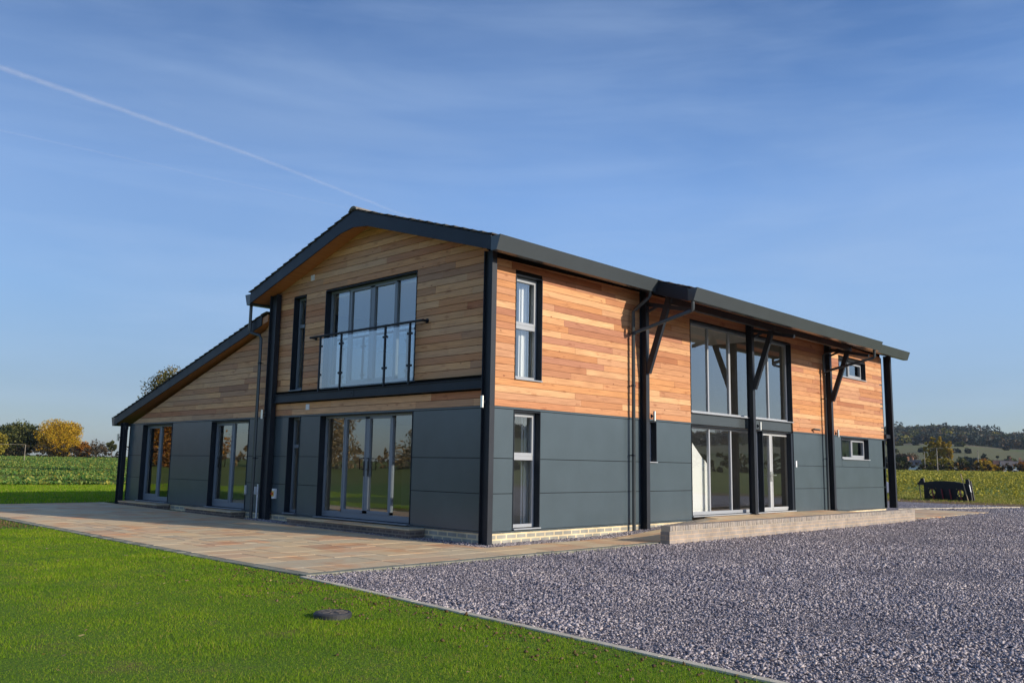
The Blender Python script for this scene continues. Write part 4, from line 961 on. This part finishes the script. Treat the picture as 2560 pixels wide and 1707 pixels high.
def tree(name, x, y, h, w, kind, label, group=None, base=.25, nclump=34, per=150, size=.30, shape='round', cat='tree', sparse=1.0, trunk_r=None):
    z = gz1(x, y)-.1; e = empty(name, (x, y, z)); tag(e, label, cat, group)
    cz = h*(base+(1-base)/2); hz = h*(1-base)/2; cs = []; rs = []
    for i in range(nclump):
        for _ in range(30):
            p = np.array([R.uniform(-1, 1), R.uniform(-1, 1), R.uniform(-1, 1)])
            rr_ = np.linalg.norm(p)
            if shape == 'cone': okk = math.hypot(p[0], p[1]) < (1-(p[2]+1)/2)*.95+.05
            elif shape == 'column': okk = math.hypot(p[0], p[1]) < .9*(1-abs(p[2])**3*.8)
            else: okk = .35 < rr_ < .92
            if okk: break
        cs.append((p[0]*w/2, p[1]*w/2, cz+p[2]*hz)); rs.append(R.uniform(.14, .26)*w*(.6 if shape != 'round' else 1))
    cs = np.array(cs); rs = np.array(rs)
    v = leafcloud(cs, rs, int(per*sparse), size)
    v[:, 2] = np.maximum(v[:, 2], .05)
    np_mesh('crown', v, 4, FM[kind], e)
    mb = MB(); tr_ = trunk_r or h*.022
    mb.tube([(0, 0, -.2), (R.uniform(-.1, .1), R.uniform(-.1, .1), h*.3), (R.uniform(-.2, .2), R.uniform(-.2, .2), h*.6), (R.uniform(-.3, .3), R.uniform(-.3, .3), h*.88)], tr_, 8, [tr_*1.2, tr_*.85, tr_*.5, tr_*.15])
    for i in range(min(16, nclump)):
        c = cs[i]; s0 = (0, 0, max(h*.15, min(c[2]*.62, h*.6)))
        mb.tube([s0, tuple((np.array(s0)+c)/2+np.array([0, 0, -.05*h])*.3), tuple(c)], tr_*.3, 5, [tr_*.4, tr_*.25, tr_*.08])
    mb.build('trunk', bark, e); return e
G1 = 'trees along the far hedge'
tree('maple_tree', 76.2, 248, 9.9, 11.6, 'gold', 'rounded golden yellow tree, the brightest beside the field hedge', nclump=64, per=420, size=.20, base=.03)
tree('ivy_tree', 69.0, 260, 9.0, 13.5, 'green', 'dark green bushy tree left of the golden yellow tree', nclump=70, per=220, size=.34, base=.02)
tree('ivy_tree', 63.0, 258, 8.0, 6, 'green', 'smaller dark green tree at the left end of the hedge', nclump=24, per=160, size=.3, base=.02)
tree('birch_tree', 57.6, 237.6, 6.9, 5.5, 'yellowgreen', 'yellowish green tree cut by the left edge of the picture', nclump=24, per=160, size=.3, base=.02)
tree('hawthorn_bush', 81.9, 245.6, 4.6, 4.6, 'orange', 'small orange bush right of the golden yellow tree', nclump=18, per=140, size=.26, base=.05, cat='bush')
tree('thorn_bush', 87.0, 249, 5.2, 5.4, 'brown', 'leafless brown bush between the orange bush and the small conifer', nclump=18, per=90, size=.2, base=.02, cat='bush')
tree('scots_pine', 83.5, 229.5, 5.6, 2.6, 'green', 'small thin pine left of the corner post of the wing', nclump=14, per=80, size=.22, base=.35)
tree('oak_tree', 25.6, 69.0, 10.0, 6.6, 'oak', 'green and bronze oak crown rising behind the sloping wing roof', nclump=50, per=330, size=.10, base=.3)
tree('hawthorn_bush', 92.5, 236, 3.9, 4, 'orange', 'rusty low bush seen beside the corner post of the wing', nclump=12, per=100, size=.26, base=.02, cat='bush')
def hedge(name, pts, h, w, kind, label, per=16, size=.3, step=1.1):
    cs = []; rs = []
    for (ax, ay), (bx, by) in zip(pts[:-1], pts[1:]):
        l = math.hypot(bx-ax, by-ay); n = max(2, int(l/step))
        for i in range(n):
            t = (i+R.random())/n; x, y = ax+(bx-ax)*t, ay+(by-ay)*t; g = gz1(x, y); hh = h*R.uniform(.7, 1.25)
            for k in range(3): cs.append((x+R.uniform(-w, w)/2, y+R.uniform(-w, w)/2, g+hh*(.06+.31*k))); rs.append(R.uniform(.4, .7)*max(.5, h/3))
    v = leafcloud(np.array(cs), np.array(rs), per, size)
    o = np_mesh(name, v, 4, FM[kind]); tag(o, label, 'hedge'); return o
hedge('field_hedge', [(30, 262), (60, 247), (90, 237.5), (130, 222), (180, 200)], 3.6, 2.6, 'hedge', 'brown autumn hedge along the far side of the left field', per=22, size=.34)
hedge('field_hedge', [(243, 110), (250.3, 84), (259.9, 51.9), (262, 20), (255, -20)], 3.0, 2.2, 'hedge', 'long dark trimmed hedge beyond the field right of the house', per=22, size=.32)
hedge('roadside_hedge', [(266, 78), (270, 52), (272, 28)], 2.9, 2.6, 'orange', 'low rust coloured hedge behind the dark trimmed hedge', per=10, size=.34, step=1.6)
# right-hand group
G2 = 'tall slender yellow poplars'
for (x, y, h, w, l) in ((272.8, 80.6, 10.6, 2.8, 'slender yellow poplar on the left of the group behind the hedge'), (273.5, 78.2, 11.0, 3.0, 'slender yellow poplar in the middle of the group behind the hedge'), (274, 75.6, 9.8, 2.7, 'slender yellow poplar on the right of the group behind the hedge')):
    tree('poplar_tree', x, y, h*1.05, w*1.25, 'poplar', l, G2, shape='column', nclump=60, per=150, size=.20, base=.06)
for (x, y, h, w, k, l) in ((264, 78.0, 3.9, 5.0, 'yellowgreen', 'broad yellow green bush at the foot of the poplars'), (264.5, 73.5, 3.6, 5.2, 'yellowgreen', 'yellow green bush on the right below the poplars'), (274.4, 72.0, 3.6, 4.5, 'green', 'dark bush right of the poplars'),
                        (276, 66.5, 4.0, 4.2, 'gold', 'small amber bush between the poplars and the lone pole'), (305.6, 75.1, 4.6, 4.4, 'orange', 'bright orange bush beside the lone pole'), (262.9, 60.7, 1.9, 5.6, 'gold', 'low yellow bush in front of the dark trimmed hedge'),
                        (270, 88.5, 4.4, 5.0, 'green', 'dark bush between the two nearest cottages'), (268, 94.5, 3.0, 5.0, 'hedge', 'brown bush below the left cottage'), (300, 87, 5.2, 5.5, 'green', 'dark green tree behind the poplars'), (268.5, 53.5, 3.2, 4, 'orange', 'russet bush near the right edge of the picture'), (269.5, 46.5, 3.4, 4, 'yellowgreen', 'pale green bush at the right edge of the picture')):
    tree('garden_bush', x, y, h, w, k, l, None, nclump=26, per=150, size=.22, base=.02, cat='bush')
for (x, y, h, w, l) in ((392.6, 98.3, 8.6, 7, 'broad dark conifer behind the orange bush'), (393.9, 93.3, 6.4, 4, 'pointed dark conifer in the middle of the village'), (395.1, 88.8, 7.2, 4.5, 'pointed dark conifer towards the right edge of the village'), (398, 104, 6.0, 4.4, 'short dark conifer left of the village')):
    tree('conifer_tree', x, y, h, w, 'conifer', l, 'dark conifers among the village houses', shape='cone', nclump=22, per=70, size=.32, base=.05)
tree('copper_beech', 459, 153, 8, 11, 'brown', 'reddish brown tree on the field edge left of the poplars', nclump=24, per=90, size=.5, base=.05)
# trees on the garden side, seen mirrored in the windows
GM = 'hedgerow trees behind the viewer'
for i, (az, D, h, w, k) in enumerate([(102, 150, 9, 10, 'gold'), (112, 170, 10, 11, 'orange'), (121, 165, 12, 12, 'russet'), (131, 175, 9, 10, 'russet'), (142, 160, 11, 12, 'russet'), (152, 170, 8, 10, 'russet'), (163, 165, 9, 11, 'russet')]):
    a = math.radians(az); D *= .72; tree('hedgerow_tree', D*math.cos(a), D*math.sin(a), h*.85, w*1.3, k, ['golden tree', 'orange tree', 'tallest russet tree', 'low brown tree', 'wide russet tree', 'smallest russet tree', 'broad pale russet tree'][i]+' in the hedgerow mirrored by the patio doors', GM, nclump=40, per=260, size=.24, base=.0)
hedge('field_hedge', [(128*math.cos(math.radians(a)), 128*math.sin(math.radians(a))) for a in range(95, 181, 12)], 3.6, 2.8, 'russet', 'hedge across the open field mirrored in the patio doors', per=14, size=.5, step=1.8)
hedge('field_hedge', [(170*math.cos(math.radians(a)), 170*math.sin(math.radians(a))) for a in range(-85, 0, 10)], 4.2, 3.2, 'green', 'tall dark hedge mirrored in the entrance windows', per=16, size=.6, step=1.8)

# woods on the hill: one mass of crowns
cs = []; rs = []
for _ in range(5600):
    az = R.uniform(3, 40) if _ < 3600 else R.uniform(-95, 3); D = 860+640*R.random()**.9
    x = -12.5+D*math.cos(math.radians(az)); y = -12.6+D*math.sin(math.radians(az))
    lim_ = 905+40*math.sin(az*.45)+26*math.sin(az*1.3+1)
    if D < lim_ : continue
    cs.append((x, y, gz1(x, y)+R.uniform(3.5, 6))); rs.append(R.uniform(5, 8))
for _ in range(170):   # hedgerow trees and copses on the lower slopes
    az = R.uniform(8, 38) ; line = R.choice([470, 560, 690, 800]); D = line+R.gauss(0, 4)+az*1.5
    if R.random() < .35 and line > 600: continue
    x = -12.5+D*math.cos(math.radians(az)); y = -12.6+D*math.sin(math.radians(az)); cs.append((x, y, gz1(x, y)+R.uniform(.5, 2))); rs.append(R.uniform(1.5, 3.4))
for _ in range(46):     # taller single crowns along the crest
    az = R.uniform(5, 38); D = R.uniform(1290, 1370); x = -12.5+D*math.cos(math.radians(az)); y = -12.6+D*math.sin(math.radians(az)); cs.append((x, y, gz1(x, y)+R.uniform(9, 13))); rs.append(R.uniform(5, 9))
cs = np.array(cs); rs = np.array(rs)
# whole crowns share one hue: per-crown island is emulated by giving each crown its own material slot
per = 70
kinds = ['conifer', 'mixed', 'green', 'brown', 'yellowgreen', 'oak', 'hedge']; wts = [.34, .30, .12, .12, .01, .03, .08]
pick = np.array(R.choices(range(len(kinds)), wts, k=len(cs)))
order = np.argsort(pick); cs, rs, pick = cs[order], rs[order], pick[order]
vc = leafcloud(cs, rs, per, 1.6, .75)
wood = np_mesh('hillside_woods', vc, 4, FM[kinds[0]])
for k in kinds[1:]: wood.data.materials.append(FM[k])
wood.data.polygons.foreach_set('material_index', np.repeat(pick, per).astype(np.int32))
tag(wood, 'mixed autumn woodland covering the distant hillside', 'woodland', kind='stuff')

# crops and field plants
crop_m = foliage('beet_leaves', [(0, (.06, .15, .025)), (1, (.26, .36, .09)), (.5, (.12, .24, .05)), (.85, (.30, .29, .05))])
def plants(name, x, y, size, k, hgt, m, label):
    n = len(x); a = rng.uniform(0, 2*np.pi, (n, k)); el = rng.uniform(.3, 1.2, (n, k)); s = size[:, None]*rng.uniform(.7, 1.2, (n, k))
    dx, dy, dz = np.cos(a)*np.cos(el)*s, np.sin(a)*np.cos(el)*s, np.sin(el)*s*hgt
    px, py = -np.sin(a)*s*.28, np.cos(a)*s*.28; X_, Y_, Z_ = x[:, None], y[:, None], gz(x, y)[:, None]-.02
    v = np.stack([np.stack([X_+0*dx, Y_+0*dx, Z_+0*dx], -1), np.stack([X_+dx*.6+px, Y_+dy*.6+py, Z_+dz*.7], -1), np.stack([X_+dx, Y_+dy, Z_+dz], -1), np.stack([X_+dx*.6-px, Y_+dy*.6-py, Z_+dz*.7], -1)], 2)
    o = np_mesh(name, v.reshape(-1, 3), 4, m); tag(o, label, 'crop', kind='stuff'); return o
def field_pts(az0, az1, d0, d1, n, pw=1.0):
    az = np.radians(rng.uniform(az0, az1, n)); d_ = d0+(d1-d0)*rng.random(n)**pw
    return CAM_X+d_*np.cos(az), CAM_Y+d_*np.sin(az), d_
x, y, d = field_pts(62, 79, 52, 255, 16000, 1.5); keep = (vnoise(x+300, y+300, .12, 9) > .30) & (y > 36.5) & (np.abs((x-20)*.55+(y-95)*.83) > 3)
plants('beet_crop', x[keep], y[keep], (.20+.0006*d[keep])*rng.uniform(.7, 1.3, keep.sum()), 7, 1.0, crop_m, 'leafy green crop in the field left of the house')
x, y, d = field_pts(9, 26, 66, 260, 17000, 1.3); kk = rng.random(len(x)) < np.clip((d-60)/45, .25, 1); x, y, d = x[kk], y[kk], d[kk]
plants('weedy_crop', x, y, (.07+.0013*d)*rng.uniform(.5, 1.3, len(x)), 6, 1.2, foliage('field_weeds', [(0, (.14, .17, .025)), (1, (.60, .50, .06)), (.5, (.33, .32, .045)), (.8, (.48, .44, .06))]), 'tangled green and yellow field growth right of the house')

# goal-like post, telegraph poles
wood_m = mat('weathered_post', (.30, .26, .21), .85)
gp = empty('goal_frame', (40.4, 159.4, gz1(40.4, 159.4))); tag(gp, 'thin pale frame with a crossbar standing in front of the dark trees', 'goal')
for dx in (0, -7.2):
    mb = MB(); mb.tube([(dx, dx*-.12, -.1), (dx, dx*-.12, 2.9)], .05, 8); mb.build('post', wood_m, gp)
mb = MB(); mb.tube([(0, 0, 2.9), (-7.2, .86, 2.9)], .02, 8); mb.build('crossbar', wood_m, gp)
for x, y, h, arm, l in ((253.2, 75.6, 5.6, 0, 'grey pole left of the yellow poplars'), (225.7, 63.4, 6.1, 3.2, 'tall grey pole with a crossarm in front of the poplars'), (266.8, 65.2, 6.2, 0, 'lone grey pole right of the poplars')):
    z = gz1(x, y); e = empty('telegraph_pole', (x, y, z)); tag(e, l, 'pole', 'telegraph poles across the field')
    mb = MB(); mb.tube([(0, 0, -.1), (0, 0, h)], .12, 8, [.13, .09]); mb.build('post', wood_m, e)
    mb = MB(); w = arm or .7; mb.bar((.3*w/2, -w/2*.95, h-.1), (-.3*w/2, w/2*.95, h-.1), .1, .1); mb.build('crossarm', wood_m, e)

# cottages -----------------------------------------------------------
bw_m = brick_mat('cottage_brick', (.32, .14, .08), (.26, .12, .08), (.35, .28, .22)); rd_m = painted('cottage_roof', (.15, .085, .06), .9, .3, .2); sl_m = painted('slate_roof', (.13, .115, .11), .9, .2, .2)
pot_m = mat('chimney_pot', (.42, .17, .09), .8); ren_m = mat('white_render', (.72, .70, .66), .8); dkw = mat('cottage_window', (.03, .035, .04), .1)
def cottage(x, y, rz_, L_, D_, H_, RH, wall, roof, label, nch=2, name='cottage', grp=None):
    e = empty(name, (x, y, gz1(x, y)), rz_); tag(e, label, 'house', grp)
    mb = MB(); mb.box((-L_/2, -D_/2, -.3), (L_/2, D_/2, H_)); mb.prism([(-D_/2, H_), (D_/2, H_), (0, H_+RH)], 0, -L_/2, L_/2); mb.build('wall', wall, e)
    mb = MB(); o_ = .35
    for s in (-1, 1):
        mb.prism([(s*(D_/2+o_), H_-o_*RH/(D_/2)), (0, H_+RH), (0, H_+RH+.18), (s*(D_/2+o_), H_-o_*RH/(D_/2)+.18)], 0, -L_/2-.25, L_/2+.25)
    rf = mb.build('roof', roof, e)
    for k in range(nch):
        cx = -L_/2+.6+(L_-1.2)*k/max(1, nch-1); mb = MB(); mb.box((cx-.45, -.3, H_+RH-.6), (cx+.45, .3, H_+RH+.9)); mb.build('chimney', bw_m, rf)
        for q_ in (-.22, .22):
            mb = MB(); mb.tube([(cx+q_, 0, H_+RH+.9), (cx+q_, 0, H_+RH+1.4)], .13, 8); mb.build('chimney_pot', pot_m, rf)
    n = max(2, int(L_/3))
    for k in range(n):
        for z_ in ((1.0,) if H_ < 4 else (1.0, 3.5)):
            cx = -L_/2+L_*(k+.5)/n
            for s in (-1, 1):
                mb = MB(); mb.box((cx-.5, s*(D_/2+.0), z_), (cx+.5, s*(D_/2+.03), z_+1.1)); mb.build('window', dkw, e)
    return e
vw = math.atan2(1, -.25)
cottage(312, 103.2, vw+.5, 6, 5, 1.9, 1.7, bw_m, sl_m, 'small cottage roof with a red chimney just right of the corner column', 1)
cottage(312, 96.6, vw-.3, 7, 5.5, 1.9, 1.8, ren_m, sl_m, 'cottage with red chimney pots and pale end wall left of the poplars', 2)
cottage(352, 80.5, vw, 6, 6, 2.0, 2.0, bw_m, rd_m, 'red brick village house right of the orange bush', 1)
cottage(346, 76.2, vw+.2, 7, 6, 2.0, 1.7, ren_m, sl_m, 'grey roofed village house beside the red brick one', 1)
cottage(358, 72.4, vw-.2, 6, 6, 2.0, 2.1, bw_m, rd_m, 'red roofed village house near the right edge of the picture', 1)
cottage(363, 67.5, vw+.1, 6, 6, 2.0, 2.0, bw_m, sl_m, 'last village house at the right edge of the picture', 1)

# ------------------------------------------------------------------ contrails high above
def contrail(name, pts, r, dens, label):
    m = bpy.data.materials.new(name+'_vapour'); m.use_nodes = True; n = m.node_tree; n.nodes.clear()
    o = n.nodes.new('ShaderNodeOutputMaterial'); t = n.nodes.new('ShaderNodeBsdfTransparent'); df = n.nodes.new('ShaderNodeBsdfDiffuse'); tl = n.nodes.new('ShaderNodeBsdfTranslucent')
    for q_ in (df, tl): q_.inputs[0].default_value = (.9, .9, .9, 1)
    ad = n.nodes.new('ShaderNodeMixShader'); ad.inputs[0].default_value = .5; mi = n.nodes.new('ShaderNodeMixShader'); lw = n.nodes.new('ShaderNodeLayerWeight'); lw.inputs[0].default_value = .5
    iv = n.nodes.new('ShaderNodeMath'); iv.operation = 'SUBTRACT'; iv.inputs[0].default_value = 1
    pw = n.nodes.new('ShaderNodeMath'); pw.operation = 'POWER'; pw.inputs[1].default_value = 2.2
    tcn = n.nodes.new('ShaderNodeTexCoord'); nn = n.nodes.new('ShaderNodeTexNoise'); nn.inputs['Scale'].default_value = .0035; nn.inputs['Detail'].default_value = 5
    mr = n.nodes.new('ShaderNodeMapRange'); mr.inputs['From Min'].default_value = .32; mr.inputs['From Max'].default_value = .68
    mu = n.nodes.new('ShaderNodeMath'); mu.operation = 'MULTIPLY'; mu2 = n.nodes.new('ShaderNodeMath'); mu2.operation = 'MULTIPLY'; mu2.inputs[1].default_value = dens
    K = n.links.new; K(lw.outputs['Facing'], iv.inputs[1]); K(iv.outputs[0], pw.inputs[0]); K(tcn.outputs['Object'], nn.inputs['Vector']); K(nn.outputs[0], mr.inputs['Value'])
    mr.inputs['To Min'].default_value = .55
    K(pw.outputs[0], mu.inputs[0]); K(mr.outputs[0], mu.inputs[1]); K(mu.outputs[0], mu2.inputs[0]); K(mu2.outputs[0], mi.inputs[0])
    K(df.outputs[0], ad.inputs[1]); K(tl.outputs[0], ad.inputs[2]); K(t.outputs[0], mi.inputs[1]); K(ad.outputs[0], mi.inputs[2]); K(mi.outputs[0], o.inputs[0])
    P = [Vector(p) for p in pts]; fine = []
    for a, b_ in zip(P[:-1], P[1:]):
        for k in range(40): fine.append(a.lerp(b_, k/40))
    fine.append(P[-1]); N = len(fine)
    fine = [p+Vector((0, R.uniform(-1, 1)*r*.10, R.uniform(-1, 1)*r*.12)) for p in fine]
    mb = MB(); mb.tube(fine, r, 16, [r*(1.15-.65*i/N)*R.uniform(.9, 1.1) for i in range(N)])
    ob = mb.build(name, m); tag(ob, label, 'contrail')
    for a in ('visible_shadow',): setattr(ob, a, True)
contrail('contrail', [(2600, 19180, 8000), (4816, 19446, 8000), (11128, 20197, 8000), (18617, 21709, 8000), (24000, 22900, 8000)], 80, .14, 'broad white vapour trail running down from the left edge to the ridge')
contrail('contrail', [(3600, 23560, 8000), (5916, 23311, 8000), (15497, 22167, 8000), (22000, 21400, 8000)], 40, .035, 'faint thin vapour trail below the brighter one')

# ------------------------------------------------------------------ haze
hz = MB(); hz.box((-400, -1700, -3), (2300, 1700, 125)); hm = bpy.data.materials.new('haze_air'); hm.use_nodes = True; hn = hm.node_tree; hn.nodes.clear()
ho = hn.nodes.new('ShaderNodeOutputMaterial'); hv = hn.nodes.new('ShaderNodeVolumePrincipled'); hv.inputs['Color'].default_value = (.70, .85, 1.0, 1); hv.inputs['Density'].default_value = .000065; hv.inputs['Anisotropy'].default_value = .2
hn.links.new(hv.outputs[0], ho.inputs['Volume']); haze = hz.build('haze', hm); tag(haze, kind='stuff'); haze['label'] = 'thin pale autumn haze over the fields and hill'; haze['category'] = 'haze'
